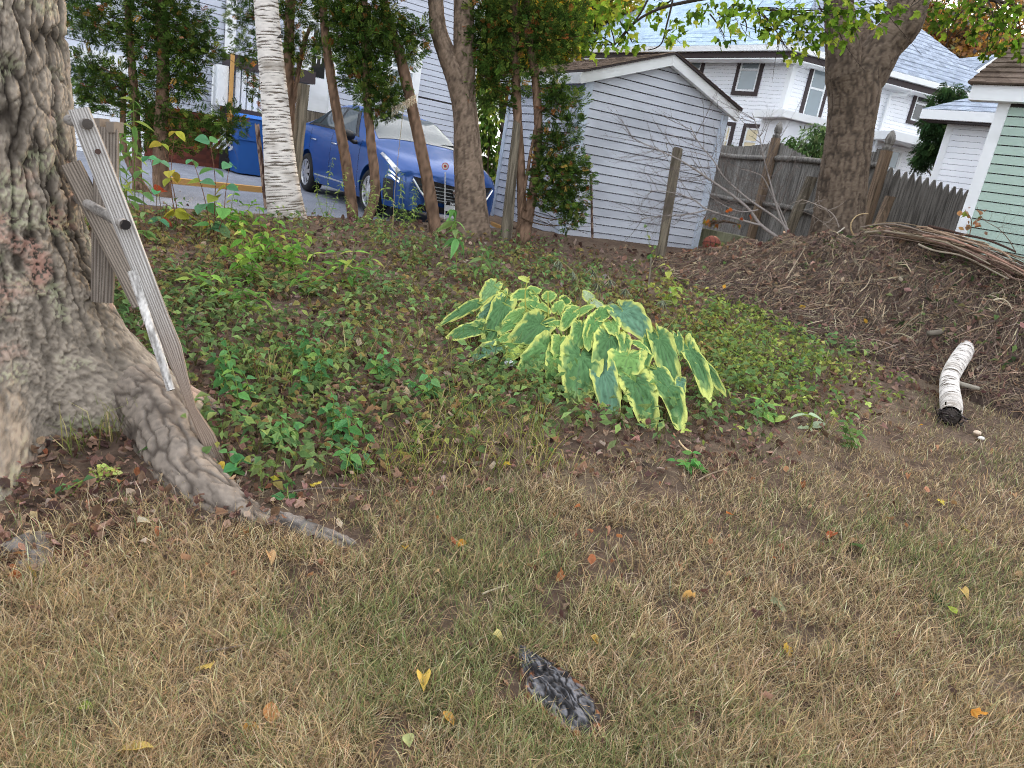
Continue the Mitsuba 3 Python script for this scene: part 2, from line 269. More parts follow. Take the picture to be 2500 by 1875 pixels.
# recessed lower porch: the beam, posts, railing and the wall behind
m = M(); w.slab(m, aC - 0.02, porch_a1, zb, tb + 0.1, 0.0, 0.004); put(LH + '__porch_wall', m, 'mat_lap_shade')
siding(LH, Wall(w.P(0, 0, 0.004), GB), lambda t: (aC + 0.02, porch_a1), zb + 0.5, tb - 0.12, 0.115, 'mat_siding_grey')
m = M(); w.slab(m, aC - 0.05, porch_a1, tb - 0.12, tb + 0.1, 0.02, 0.62); put(LH + '__porch_beam', m, 'mat_darktrim')
pw = Wall(w.P(0, 0, 0.55), GB); fl = pw.st(600, 268)[1]
m = M(); pw.slab(m, aC - 0.05, porch_a1, fl - 0.22, fl, -0.52, 0.05); put(LH + '__porch_floor', m, 'mat_darktrim')
a = pw.st(541, 200)[0]; m = M(); pw.slab(m, a - 0.09, a + 0.09, fl, tb - 0.12, -0.09, 0.09); put(LH + '__porch_post', m, 'mat_white')
a = pw.st(560, 200)[0]; m = M(); pw.slab(m, a - 0.03, a + 0.03, fl - 0.35, tb + 0.1, 0.1, 0.15); put(LH + '__wood_prop', m, 'mat_lumber', label='bare lumber prop at the porch')
for px in (580, 595, 610, 625, 640): 
    a = pw.st(px, 215)[0]; m = M(); pw.slab(m, a - 0.04, a + 0.04, fl - 0.1, tb - 0.12, -0.02, 0.02); put(LH + '__baluster', m, 'mat_white')
for k in range(9):                                                  # side railing seen edge-on
    m = M(); pw.slab(m, aC - 0.35 + k * 0.028, aC - 0.335 + k * 0.028, fl - 0.2, tb - 0.15, 0.0 - k * 0.06, 0.03 - k * 0.06); put(LH + '__baluster', m, 'mat_white')
m = M(); la = pw.st(540, 300)[0]
for k in range(8):
    for sg in (-1, 1):
        x0, x1 = la + k * 0.11 - 0.2, la + k * 0.11 - 0.2 + 0.0; a0_, a1_ = (x0, x0 + 0.42) if sg > 0 else (x0 + 0.42, x0)
        c0 = pw.P(a0_, fl - 0.75, 0.02 + 0.012 * sg); obox(m, c0, GB * 0.04, pw.n * 0.01, ZUP * 0.5 + GB * (a1_ - a0_))
put(LH + '__lattice_panel', m, 'mat_white')
m = M(); w.slab(m, aC - 1.3, aC, zb, fl - 0.2, -0.5, -0.05); put(LH + '__brick_base', m, 'mat_brick')
w2 = Wall(w.P(0, 0, -0.04), GB); m = M(); w2.slab(m, aL - 3, aC, fl - 0.2, zt + 2, -2.5, -0.001); w2.slab(m, aL - 3, aC - 1.3, zb, fl - 0.2, -2.5, -0.002); put(LH + '__side_wall', m, 'mat_lap_shade')
band = w2.st(240, 150)[1]
siding(LH, w2, lambda t: (aL - 3, aC - 0.02), fl - 0.2, zt + 2, 0.115, 'mat_siding_grey'); siding(LH, w2, lambda t: (aL - 3, aC - 1.3), zb, fl - 0.2, 0.115, 'mat_siding_white')
m = M(); w2.slab(m, aL - 3, aC - 1.6, band - 0.12, band + 0.16, 0.02, 0.16); put(LH + '__belt_trim', m, 'mat_white')
# door with storm door, steps
a0, a1 = w.st(742, 180)[0], w.st(806, 180)[0]; t0, t1 = w.st(770, 272)[1], w.st(790, 38)[1]
m = M(); w.slab(m, a0 - 0.12, a0, t0, t1 + 0.1, 0.002, 0.05); w.slab(m, a1, a1 + 0.12, t0, t1 + 0.1, 0.002, 0.05); w.slab(m, a0, a1, t1, t1 + 0.1, 0.002, 0.05); d_ = put(LH + '__door', m, 'mat_white')
m = M(); w.slab(m, a0, a1, t0, t1, 0.002, 0.02); put(d_ + '__leaf', m, 'mat_trim')
h0 = t0 + (t1 - t0) * 0.36; m = M(); w.slab(m, a0 + 0.13, a1 - 0.13, h0, t1 - 0.16, 0.021, 0.03); put(d_ + '__pane', m, 'mat_pane_dark')
m = M(); hm = h0 + 0.42 * (t1 - 0.16 - h0)
w.slab(m, a0 + 0.13, a1 - 0.13, hm - 0.025, hm + 0.025, 0.031, 0.04)
for q in (0.33, 0.66): x = a0 + 0.13 + (a1 - a0 - 0.26) * q; w.slab(m, x - 0.01, x + 0.01, h0 + 0.25, t1 - 0.18, 0.031, 0.036)
for q in (0.75,): z = hm + (t1 - 0.16 - hm) * 0.5; w.slab(m, a0 + 0.14, a1 - 0.14, z - 0.01, z + 0.01, 0.031, 0.036)
put(d_ + '__muntin', m, 'mat_white')
for k in range(3): m = M(); w.slab(m, a0 - 0.25, a1 + 0.3, zb, t0 - 0.02 - 0.19 * k, 0.05 + 0.28 * k, 0.05 + 0.28 * (k + 1) - 0.004); put(LH + '__step', m, 'mat_post')
a0, a1 = w.st(948, 190)[0], w.st(1010, 190)[0]; t0, t1 = w.st(985, 235)[1], w.st(1000, 110)[1]
window(LH, w, a0, a1, t0, t1, frame='mat_white', fw=0.13)
for k in range(12):                                                 # stair railing left of the window
    a = w.st(826, 220)[0] + k * 0.09; m = M(); w.slab(m, a, a + 0.035, zb + 0.6, w.st(835, 205)[1], 0.75, 0.79); put(LH + '__baluster', m, 'mat_white')
# --- white house (right, far)
RH = thing('white_house', 'large white two-storey house with dark-trimmed windows and grey hip roof behind the fence', 'house')
c0 = at(1940, 150, 21.5); c0[2] = 0.3; fw_ = Wall(c0, -A([0.66, -0.75, 0])); th = math.radians(21); sdw = Wall(c0, [math.cos(th), math.sin(th), 0])
eav = fw_.st(1955, 122)[1]; aF = fw_.st(1380, 200)[0]; aS = sdw.st(2420, 260)[0]
fw_.o[2] = sdw.o[2] = 0; 
eav = fw_.st(1945, 122)[1]
m = M(); cs = [fw_.P(aF, 0.3), fw_.P(0, 0.3), sdw.P(aS, 0.3), sdw.P(aS, 0.3, -9), fw_.P(aF, 0.3, -9)]
n_ = len(cs); vv = cs + [p + ZUP * (eav - 0.3) for p in cs]; vv = [p - 0 for p in vv]
ff = [[k, (k + 1) % n_, n_ + (k + 1) % n_] for k in range(n_)] + [[k, n_ + (k + 1) % n_, n_ + k] for k in range(n_)]
put(RH + '__wall', m.add(vv, ff), 'mat_lap_shade')
siding(RH, fw_, lambda t: (0.1, aF), 0.3, eav, 0.105, 'mat_siding_white', False, gap=.005)
siding(RH, sdw, lambda t: (0.1, aS), 0.3, eav, 0.105, 'mat_siding_white', False, gap=.005)
m = M(); fw_.slab(m, -0.02, 0.12, 0.3, eav, 0, 0.03); put(RH + '__corner_board', m, 'mat_white'); m = M(); sdw.slab(m, -0.02, 0.12, 0.3, eav, 0, 0.03); put(RH + '__corner_board', m, 'mat_white')
for (x0, x1, y0, y1) in ((1682, 1717, 122, 172), (1808, 1856, 118, 224), (1606, 1624, 118, 172), (1768, 1780, 308, 380), (1816, 1850, 313, 380)):
    A0, A1 = sorted((fw_.st(x0, (y0 + y1) / 2)[0], fw_.st(x1, (y0 + y1) / 2)[0])); xm = (x0 + x1) / 2; tt1, tt0 = fw_.st(xm + (0.21 * (y1 - y0) / 2), y0)[1], fw_.st(xm, y1)[1]
    window(RH, fw_, A0, A1, max(tt0, 1.0), tt1, pane='mat_pane' if y0 < 300 else 'mat_curtain', fw=0.11)
A0, A1 = sdw.st(1978, 210)[0], sdw.st(2006, 210)[0]
window(RH, sdw, A0 - 0.05, A1 + 0.12, sdw.st(1960, 285)[1], sdw.st(1990, 140)[1], fw=0.1, name='balcony_door')
A0, A1 = sdw.st(2232, 250)[0], sdw.st(2268, 250)[0]
window(RH, sdw, A0, A1, sdw.st(2240, 298)[1], sdw.st(2262, 212)[1], pane='mat_pane_dark', fw=0.1)
# lower porch roofs with warm clapboards under them
tp = fw_.st(1880, 300)[1]
m = M(); 
m = M(); sdw.slab(m, -0.9, 2.2, sdw.st(2000, 305)[1] - 0.18, sdw.st(2000, 305)[1], 0.03, 1.3); put(RH + '__porch_roof', m, 'mat_white')
m = M(); sdw.slab(m, -0.6, 2.0, 0.3, sdw.st(2000, 305)[1] - 0.19, 0.03, 1.1); put(RH + '__porch_wall', m, 'mat_siding_white')
z_ = sdw.st(2160, 338)[1]; q0_ = sdw.st(2122, 330)[0]; m = M(); sdw.slab(m, q0_, q0_ + 2.3, z_ - 0.1, z_ + 0.12, 0.03, 0.9); put(RH + '__porch_roof', m, 'mat_white')
q1_ = sdw.st(2166, 370)[0]; window(RH, sdw, q1_, q1_ + 0.5, z_ - 1.3, z_ - 0.25, fw=0.08, frame='mat_white')
# hip roof with gutters
ov = 0.55
def eP(W, a, dz=0.0, o=ov): return W.P(a, eav + dz, o)
rise = 4.6; run = 5.5
e0, e1, e2 = eP(fw_, aF - 0.5), fw_.P(0, eav, ov) + sdw.n * ov * 0.55, eP(sdw, aS + 0.4)
r0 = fw_.P(aF - 1, eav + rise, -run); r1 = fw_.P(1.0, eav + rise, -run) ; r2 = sdw.P(aS * 0.38, eav + rise, -run)
r1 = (r1 + r2) / 2 * 1.0; r1[2] = eav + rise; r2 = sdw.P(aS * 0.42, eav + rise, -run)
rf = put(RH + '__roof', M().add([e0, e1, e2, r0, r1, r2, sdw.P(aS + 0.4, eav, -9), fw_.P(aF, eav, -9.)], [[0, 1, 4], [0, 4, 3], [1, 2, 5], [1, 5, 4], [2, 6, 5], [3, 4, 7], [4, 5, 7], [5, 6, 7]]), 'mat_shingle_sky_tint')
def strip_shingles(q00, q10, q01, q11, rows, tab, bs, key):
    m = M(); n = nrm(np.cross(q10 - q00, q01 - q00)); n = n if n[2] > 0 else -n
    for r in range(rows):
        b0, b1 = r / rows, min((r + 1.1) / rows, 1); l0, l1, h0, h1 = q00 + (q01 - q00) * b0, q10 + (q11 - q10) * b0, q00 + (q01 - q00) * b1, q10 + (q11 - q10) * b1
        k = max(1, int(np.linalg.norm(l1 - l0) / tab)); e = np.r_[0, np.sort((np.arange(1, k) + rng.random(k - 1) * 0.6 - 0.3) / k), 1] if k > 1 else A([0, 1.0])
        for a0, a1 in zip(e[:-1], e[1:]):
            g = 0.012 + 0.01 * rng.random(); L = lambda s, q, p: q + (p - q) * s
            q = [L(a0, l0, l1), L(a1, l0, l1), L(a1, h0, h1), L(a0, h0, h1)]; m.add([q[0] + n * g, q[1] + n * g, q[2] + n * 0.003, q[3] + n * 0.003, q[0], q[1]], [[0, 1, 2], [0, 2, 3], [4, 5, 1], [4, 1, 0]])
    put(key, m, bs, kind='stuff')
strip_shingles(e0, e1, r0, r1, 30, 0.45, 'mat_shingle_sky_tint', rf + '__shingles'); strip_shingles(e1, e2, r1, r2, 30, 0.45, 'mat_shingle_grey', rf + '__shingles')
for p, q, W in ((e0, e1, fw_), (e1, e2, sdw)):
    m = M(); obox(m, p - ZUP * 0.17, q - p, W.n * 0.1, ZUP * 0.15); put(RH + '__gutter', m, 'mat_white')
    m = M(); obox(m, p - ZUP * 0.33, q - p, -W.n * 0.06, ZUP * 0.15); put(RH + '__fascia', m, 'mat_darktrim')
    m = M(); obox(m, p - ZUP * 0.36, q - p, -W.n * (ov - 0.02), ZUP * 0.025); put(RH + '__soffit', m, 'mat_white')
pts = [sdw.P(sdw.st(2215, 175)[0], eav - 0.1, ov - 0.05), sdw.P(sdw.st(2205, 190)[0], eav - 0.45, 0.3), sdw.P(sdw.st(2180, 195)[0], eav - 0.5, 0.08), sdw.P(sdw.st(2180, 195)[0], 0.5, 0.08)]
put(RH + '__downspout', tube(M(), spline(pts, 14), 0.05, 6), 'mat_white', 40)
# --- white garage
GH = thing('white_garage', 'white clapboard garage with grey shingle roof beside the green shed', 'garage')
g0 = at(2318, 300, 17.0); g0[2] = 0; gw = Wall(g0, [0.66, -0.75, 0]); ge = gw.st(2300, 296)[1]; a1 = 5.0
m = M(); gw.slab(m, 0, a1, 0.4, ge, -4.5, -0.001); put(GH + '__wall', m, 'mat_lap_shade')
siding(GH, gw, lambda t: (0.1, a1), 0.4, ge, 0.12, 'mat_siding_white', True, gap=.007)
m = M(); gw.slab(m, -0.02, 0.12, 0.4, ge, 0, 0.03); put(GH + '__corner_board', m, 'mat_white')
m = M(); gw.slab(m, -0.45, a1 + 0.4, ge - 0.03, ge + 0.16, 0.36, 0.46); put(GH + '__gutter', m, 'mat_white')
m = M(); gw.slab(m, -0.42, a1 + 0.4, ge - 0.05, ge - 0.02, 0.0, 0.36); put(GH + '__soffit', m, 'mat_darktrim')
q00, q10, ap = gw.P(-0.45, ge + 0.16, 0.45), gw.P(a1 + 0.4, ge + 0.16, 0.45), gw.P(2.3, ge + 1.7, -2.1)
ap2 = gw.P(2.6, ge + 1.7, -2.1); bk = gw.P(-0.45, ge + 0.16, -4.9); bk2 = gw.P(a1 + 0.4, ge + 0.16, -4.9)
rf = put(GH + '__roof', M().add([q00, q10, ap2, ap, bk, bk2], [[0, 1, 2], [0, 2, 3], [0, 3, 4], [1, 5, 2], [4, 3, 2], [4, 2, 5]]), 'mat_shingle_grey')
strip_shingles(q00, q10, ap, ap2, 13, 0.3, 'mat_shingle_grey', rf + '__shingles')
# --- white gable further back
NH = thing('gabled_house', 'white gable end of a further house above the garage roof', 'house')
n0 = at(2428, 160, 30.0); nw = Wall(A([n0[0], n0[1], 0]), [0.95, 0.3, 0]); ta = nw.st(2414, 146)[1]; tl, al = nw.st(2350, 195)[1], nw.st(2350, 195)[0]; hw = 2.3; tb_ = ta - 2.0
ac = nw.st(2412, 146)[0]
front = [nw.P(ac - hw, 0.3), nw.P(ac + hw, 0.3), nw.P(ac + hw, tb_), nw.P(ac, ta), nw.P(ac - hw, tb_)]; back = [p - nw.n * 7 for p in front]
put(NH + '__wall', M().add(front + back, [[0, 1, 2], [0, 2, 3], [0, 3, 4], [0, 5, 6], [0, 6, 1], [1, 6, 7], [1, 7, 2], [5, 9, 8], [5, 8, 7], [5, 7, 6], [0, 4, 9], [0, 9, 5]]), 'mat_siding_white')
for s in (-1, 1):
    e = nw.P(ac + s * (hw + 0.3), tb_ - 0.26, 0.3); a = nw.P(ac, ta + 0.02, 0.3); L = -nw.n * 7.6
    obox(m := M(), e, a - e, L, ZUP * 0.12); rf = put(NH + '__roof', m, 'mat_shingle_grey'); strip_shingles(e + ZUP * 0.13, e + ZUP * 0.13 + L, a + ZUP * 0.13, a + ZUP * 0.13 + L, 12, 0.4, 'mat_shingle_grey', rf + '__shingles')
    obox(m := M(), e - ZUP * 0.3 + nw.n * 0.02, a - e, nw.n * 0.08, ZUP * 0.34); put(NH + '__rake_board', m, 'mat_white')
# --- green shed
GS = thing('green_shed', 'sage green clapboard shed with white corner board and dark shingle roof', 'shed')
g0 = at(2340, 560, 8.9); g0[2] = 0; gv = Wall(g0, [0.66, -0.75, 0]); gv = Wall(g0, [0.69, -0.72, 0]); ge = gv.st(2420, 228)[1]
zb_ = 0.55; a1 = 3.4
m = M(); gv.slab(m, 0, a1, zb_, ge, -2.6, -0.001); put(GS + '__wall', m, 'mat_lap_shade')
siding(GS, gv, lambda t: (0.1, a1), zb_, ge - 0.1, 0.102, 'mat_siding_green', out=0.014)
for W, aa in ((gv, 0.0),):
    m = M(); W.slab(m, -0.022, 0.1, zb_, ge - 0.09, 0, 0.022); put(GS + '__corner_board', m, 'mat_trim')
m = M(); gv.slab(m, -0.022, -0.001, zb_, ge - 0.09, -0.1, 0.0); put(GS + '__corner_board', m, 'mat_trim')
m = M(); gv.slab(m, -0.3, a1 + 0.2, ge - 0.10, ge + 0.06, 0.02, 0.15); put(GS + '__fascia', m, 'mat_trim')
q00, q10 = gv.P(-0.34, ge + 0.065, 0.2), gv.P(a1 + 0.2, ge + 0.065, 0.2); q01, q11 = gv.P(-0.34, ge + 1.0, -1.35), gv.P(a1 + 0.2, ge + 1.0, -1.35); bk, bk2 = gv.P(-0.34, ge + 0.065, -2.8), gv.P(a1 + 0.2, ge + 0.065, -2.8)
rf = put(GS + '__roof', M().add([q00, q10, q11, q01, bk, bk2], [[0, 1, 2], [0, 2, 3], [3, 2, 5], [3, 5, 4], [0, 3, 4], [1, 5, 2], [0, 4, 5], [0, 5, 1]]), 'mat_shingle_brown')
strip_shingles(q00 + ZUP * 0.005, q10 + ZUP * 0.005, q01 + ZUP * 0.005, q11 + ZUP * 0.005, 12, 0.2, 'mat_shingle_brown', rf + '__shingles')
# --- board fence
FN = thing('board_fence', 'weathered grey board fence with round rails and brown posts behind the maple', 'fence')
def xy(px, py, Yd): q = at(px, py, Yd); return A([q[0], q[1], 0])
P1, P2, P3, P4 = xy(1700, 380, 16.2), xy(1893, 380, 13.4), xy(2155, 420, 10.9), xy(2375, 480, 11.6)
def topz(px, py, Yd): return at(px, py, Yd)[2]
zr = topz(1880, 385, 13.4)
for (pa, pb, nb, dip) in ((P1, P2, 24, 0.1), (P2, P3, 20, 0.26)):
    W = Wall(pa, pb - pa); L = np.linalg.norm(pb - pa)
    for k in range(nb):
        a0 = L * k / nb; tt = (k + 0.5) / nb; top = zr + 0.28 - dip * math.sin(math.pi * tt) + 0.01 * rng.random()
        m = M(); o = 0.004 * rng.random(); W.slab(m, a0 + 0.002, a0 + L / nb - 0.004, 0.66, top, -0.035 + o, -0.015 + o); put(FN + '__board', m, 'mat_fence')
    for z in (zr, zr - 0.78, zr - 1.5):
        pts = [W.P(L * s, z + 0.012 * math.sin(7 * s), 0.015) for s in np.linspace(0.0, 1, 9)]; put(FN + '__rail', tube(M(), pts, 0.045, 8, wob=0.15), 'mat_fence', 50)
W = Wall(P3, P4 - P3); L = np.linalg.norm(P4 - P3); nb = 13; zp = topz(2260, 425, 11.2) - 0.02
for k in range(nb):
    a0, wd = L * k / nb, L / nb; tp_ = zp + 0.015 * rng.random() - 0.10 * k / nb; p0 = [a0 + 0.003, a0 + wd - 0.004]
    prof = [(p0[0], 0.66), (p0[1], 0.66), (p0[1], tp_ - 0.11), ((p0[0] + p0[1]) / 2 + 0.012, tp_), ((p0[0] + p0[1]) / 2 - 0.012, tp_), (p0[0], tp_ - 0.11)]
    o = 0.05 + 0.006 * rng.random(); v = [W.P(a, t, o) for a, t in prof] + [W.P(a, t, o + 0.02) for a, t in prof]; n = 6
    f = [[0, i, i + 1] for i in range(1, n - 1)] + [[n, n + i + 1, n + i] for i in range(1, n - 1)] + [[i, (i + 1) % n, n + (i + 1) % n] for i in range(n)] + [[i, n + (i + 1) % n, n + i] for i in range(n)]
    put(FN + '__picket', M().add(v, f), 'mat_fence')
def fence_post(key, p, z0, z1, w, u, bs, finial=True):
    u = nrm(u); v = A([-u[1], u[0], 0]); m = M(); o = p - u * w / 2 - v * w / 2; obox(m, o + ZUP * z0, u * w, v * w, ZUP * (z1 - z0)); put(key, m, bs)
    if finial:
        m = M(); pr = [(0.55, 0), (0.62, 0.02), (0.62, 0.045), (0.42, 0.05), (0.42, 0.075), (0.56, 0.09), (0.6, 0.15), (0.45, 0.21), (0.14, 0.27), (0.0, 0.275)]
        an = np.arange(12) * np.pi / 6 + np.pi / 12; R_ = [[p + (u * math.cos(t) + v * math.sin(t)) * r * w + ZUP * (z1 + z) for t in an] for r, z in pr]
        i, j = np.meshgrid(np.arange(len(pr) - 1), np.arange(12), indexing='ij'); m.add(np.array(R_), np.stack([i * 12 + j, i * 12 + (j + 1) % 12, (i + 1) * 12 + (j + 1) % 12, (i + 1) * 12 + j], -1).reshape(-1, 4)); put(key.rsplit('__', 1)[0] + '__finial', m, 'mat_fence')
fence_post(FN + '__post', P2 + Wall(P2, P3 - P2).n * 0.07, 0.6, zr + 0.33, 0.115, P3 - P2, 'mat_fence_brown')
fence_post(FN + '__post', P3 + A([-0.05, -0.05, 0]), 0.6, topz(2185, 372, 10.9), 0.115, P3 - P2, 'mat_fence_brown')
fence_post(FN + '__post', P4 + A([0.0, -0.06, 0]), 0.6, topz(2375, 405, 11.6), 0.1, P4 - P3, 'mat_fence')
q0, q1 = at(1915, 600, 12.0), at(1988, 432, 12.0); m = M(); d = q1 - q0; obox(m, q0 - A([0.07, 0, 0]), [0.14, 0.03, 0], [-0.02, 0.09, 0], d); put(FN + '__brace_post', m, 'mat_post', label='leaning cut-off plank standing against the fence')
q0, q1 = at(2130, 600, 10.3), at(2180, 480, 10.5); m = M(); obox(m, q0 - A([0.05, 0, 0]), [0.1, 0.02, 0], [-0.02, 0.08, 0], q1 - q0); put(FN + '__brace_post', m, 'mat_fence_brown', label='short brown brace post beside the corner post')
# timber bed, ball
TB = thing('timber_bed', 'low greenish timber garden bed along the fence by the shed', 'garden bed')
b0 = at(1700, 553, 11.6); b1 = at(1832, 553, 11.0); du = (b1 - b0) * A([1, 1, 0])
for k in range(2):
    z = b0[2] - 0.14 * (k + 1); m = M(); obox(m, A([b0[0], b0[1], z]), du, nrm(A([-du[1], du[0], 0])) * 0.1, ZUP * 0.135); put(TB + '__timber', m, 'mat_timber')
b = gp(1737, 612); b = at(1737, 597, 9.6)
mat('mat_ball', mikit.proc(lambda p, n, uv: mix(S('6b3a30'), S('84493a'), fb(p.x * 9, p.y * 9, p.z * 9, 2))), 0.75)
BL = thing('ball', 'faded brick-red basketball half hidden in leaves at the shed corner', 'ball')
import trimesh
sp_ = trimesh.creation.icosphere(3, 0.115); put(BL + '__skin', M().add(sp_.vertices + b, sp_.faces), 'mat_ball', True)
m = M(); an = np.linspace(0, 2 * np.pi, 40)
for nn, off in ((A([1, 0.2, 0.1]), 0), (A([0.1, 0.3, 1]), 0), (A([1, 0.2, 0.1]), 0.06), (A([1, 0.2, 0.1]), -0.06)):
    nn = nrm(nn); e1 = nrm(np.cross(nn, [0.3, 1, 0.2])); e2 = np.cross(nn, e1); r = math.sqrt(0.1155 ** 2 - off ** 2); tube(m, b + nn * off + r * (np.cos(an)[:, None] * e1 + np.sin(an)[:, None] * e2), 0.003, 5)
put(BL + '__seam', m, 'mat_dark')
# ---------------------------------------------------------------- the car
cz = A([-1.725, 10.75, 0.505]); ch = math.radians(-53.3); cf, cl = A([math.cos(ch), math.sin(ch), 0]), A([-math.sin(ch), math.cos(ch), 0])
def cw(v): v = np.asarray(v, float).reshape(-1, 3); return cz + v[:, :1] * cf + v[:, 1:2] * cl + v[:, 2:] * ZUP
mat('mat_paint', (0.012, 0.075, 0.30), 0.22, 0.6, clearcoat=1.0, clearcoat_gloss=0.97, metallic=0.35)
mat('mat_black', (0.012, 0.012, 0.013), 0.35, 0.5); mat('mat_tyre', (0.02, 0.02, 0.021), 0.85); mat('mat_alloy', (0.62, 0.63, 0.65), 0.28, 0.6, metallic=0.7)
mat('mat_chrome', (0.85, 0.86, 0.88), 0.08, 0.6, metallic=1.0); mat('mat_lamp', (0.55, 0.58, 0.6), 0.08, 0.8, clearcoat=1.0, metallic=0.4); mat('mat_carglass', (0.03, 0.045, 0.05), 0.03, 0.9, clearcoat=1.0)
CX = A([.93, .90, .80, .55, .2, -.25, -.7, -1.15, -1.7, -2.3, -2.7, -3.15, -3.45, -3.56])[::-1]
P_ = lambda *q: PchipInterpolator(CX, A(q)[::-1])
zt = P_(.60, .655, .72, .82, .91, 1.0, 1.215, 1.385, 1.425, 1.38, 1.26, 1.10, 1.06, .95); yt = P_(.50, .55, .60, .66, .70, .69, .63, .58, .565, .56, .58, .64, .66, .64)
zbl = P_(.55, .60, .665, .76, .85, .955, .98, .995, 1.01, 1.03, 1.045, 1.05, 1.02, .90); wd = P_(.62, .70, .78, .83, .86, .87, .87, .87, .87, .87, .865, .84, .78, .72)
crown_ = P_(.02, .03, .035, .04, .04, .045, .05, .04, .04, .04, .04, .03, .03, .02)
VP = np.linspace(0, 1, 8)
def car_pt(x, v):
    """the car's skin: x along the car, v from the sill (0) over the roof's centre (1)"""
    x, v = np.broadcast_arrays(np.asarray(x, float), np.asarray(v, float)); w, zb, z5, y5, cr = wd(x), zbl(x), zt(x), yt(x), crown_(x)
    py = np.stack([.93 * w, .985 * w, w, .985 * w, .94 * w, y5, .62 * y5, 0 * w]); pz = np.stack([.19 + 0 * w, .32 + 0 * w, np.minimum(.56, zb * .8), np.minimum(.80, zb * .93), zb, z5, z5 + cr * .75, z5 + cr])
    i = np.clip((v * 7).astype(int), 0, 6); t = v * 7 - i; idx = np.arange(v.size).reshape(v.shape)
    def cr4(p):
        p = p.reshape(8, -1); q = lambda k: p[np.clip(i + k, 0, 7).ravel(), idx.ravel()].reshape(v.shape); a, b, c, d = q(-1), q(0), q(1), q(2)
        m0, m1 = (c - a) * 0.35, (d - b) * 0.35; t2, t3 = t * t, t ** 3
        return (2 * t3 - 3 * t2 + 1) * b + (t3 - 2 * t2 + t) * m0 + (-2 * t3 + 3 * t2) * c + (t3 - t2) * m1
    y, z = cr4(py), cr4(pz); bend = np.clip((x + 0.3) / 1.23, 0, 1) ** 2
    return np.stack([x - 0.24 * bend * (y / 0.85) ** 2, y, z], -1)
def patch(us, vs, off=0.004, side=1, us2=None, n=14, k=10):
    """a piece of the skin between x = us and v = vs (corner pairs bottom, top), raised by off"""
    s, t = np.meshgrid(np.linspace(0, 1, n), np.linspace(0, 1, k), indexing='ij'); us2 = us2 or us
    x = (us[0] + (us[1] - us[0]) * s) * (1 - t) + (us2[0] + (us2[1] - us2[0]) * s) * t
    v0, v1 = (vs[0] if np.ndim(vs[0]) else (vs[0],) * 2), (vs[1] if np.ndim(vs[1]) else (vs[1],) * 2)
    v = (v0[0] + (v0[1] - v0[0]) * s) * (1 - t) + (v1[0] + (v1[1] - v1[0]) * s) * t
    p = car_pt(x, v); e = 1e-3; nn = np.cross(car_pt(x + e, v) - p, car_pt(x, np.clip(v + e, 0, 1)) - car_pt(x, np.clip(v - e, 0, 1))); nn = nrm(nn); nn = np.where((nn[..., 1:2] + 0.3 * nn[..., 2:]) < 0, -nn, nn)
    p = p + nn * off; p = p * A([1, side, 1]); i, j = np.meshgrid(np.arange(n - 1), np.arange(k - 1), indexing='ij')
    f = np.stack([i * k + j, (i + 1) * k + j, (i + 1) * k + j + 1, i * k + j + 1], -1).reshape(-1, 4); return cw(p.reshape(-1, 3)), f
CAR = thing('parked_car', 'bright blue saloon car with black grille parked on the driveway behind the tree trunks', 'car')
nx, nv = 90, 57
xs = np.linspace(.93, -3.56, nx); vs = np.linspace(0, 1, nv); half = car_pt(*np.meshgrid(xs, vs, indexing='ij')); other = half[:, ::-1][:, 1:] * A([1, -1, 1]); ring = np.concatenate([half, other], 1); k = ring.shape[1]
f = []
i, j = np.meshgrid(np.arange(nx - 1), np.arange(k), indexing='ij'); f = np.stack([i * k + j, (i + 1) * k + j, (i + 1) * k + (j + 1) % k, i * k + (j + 1) % k], -1).reshape(-1, 4); f = np.vstack([f[:, [0, 1, 2]], f[:, [0, 2, 3]]])
v = ring.reshape(-1, 3); c0_, c1_ = len(v), len(v) + 1; v = np.vstack([v, [[.93, 0, .42]], [[-3.56, 0, .55]]]); q = np.arange(k)
f = np.vstack([f, np.stack([q, (q + 1) % k, q * 0 + c0_], 1), np.stack([(nx - 1) * k + (q + 1) % k, (nx - 1) * k + q, q * 0 + c1_], 1)])
body = trimesh.Trimesh(v, f, process=False); 
if body.volume < 0: body.invert()
try:
    bm = m3d.Manifold(m3d.Mesh(np.asarray(body.vertices, np.float32), np.asarray(body.faces, np.uint32)))
    for wx in (0.0, -2.62):
        for s in (-1, 1): bm = bm - m3d.Manifold.cylinder(0.5, 0.355, 0.355, 40).rotate((90, 0, 0)).translate((wx, s * 0.85 + 0.25, 0.325))
    mm = bm.to_mesh(); bv, bf = np.asarray(mm.vert_properties)[:, :3], np.asarray(mm.tri_verts)
    if len(bf) < 1000: raise ValueError
except Exception as e: bv, bf = v, body.faces
put(CAR + '__body', M().add(cw(bv), bf), 'mat_paint', 35)
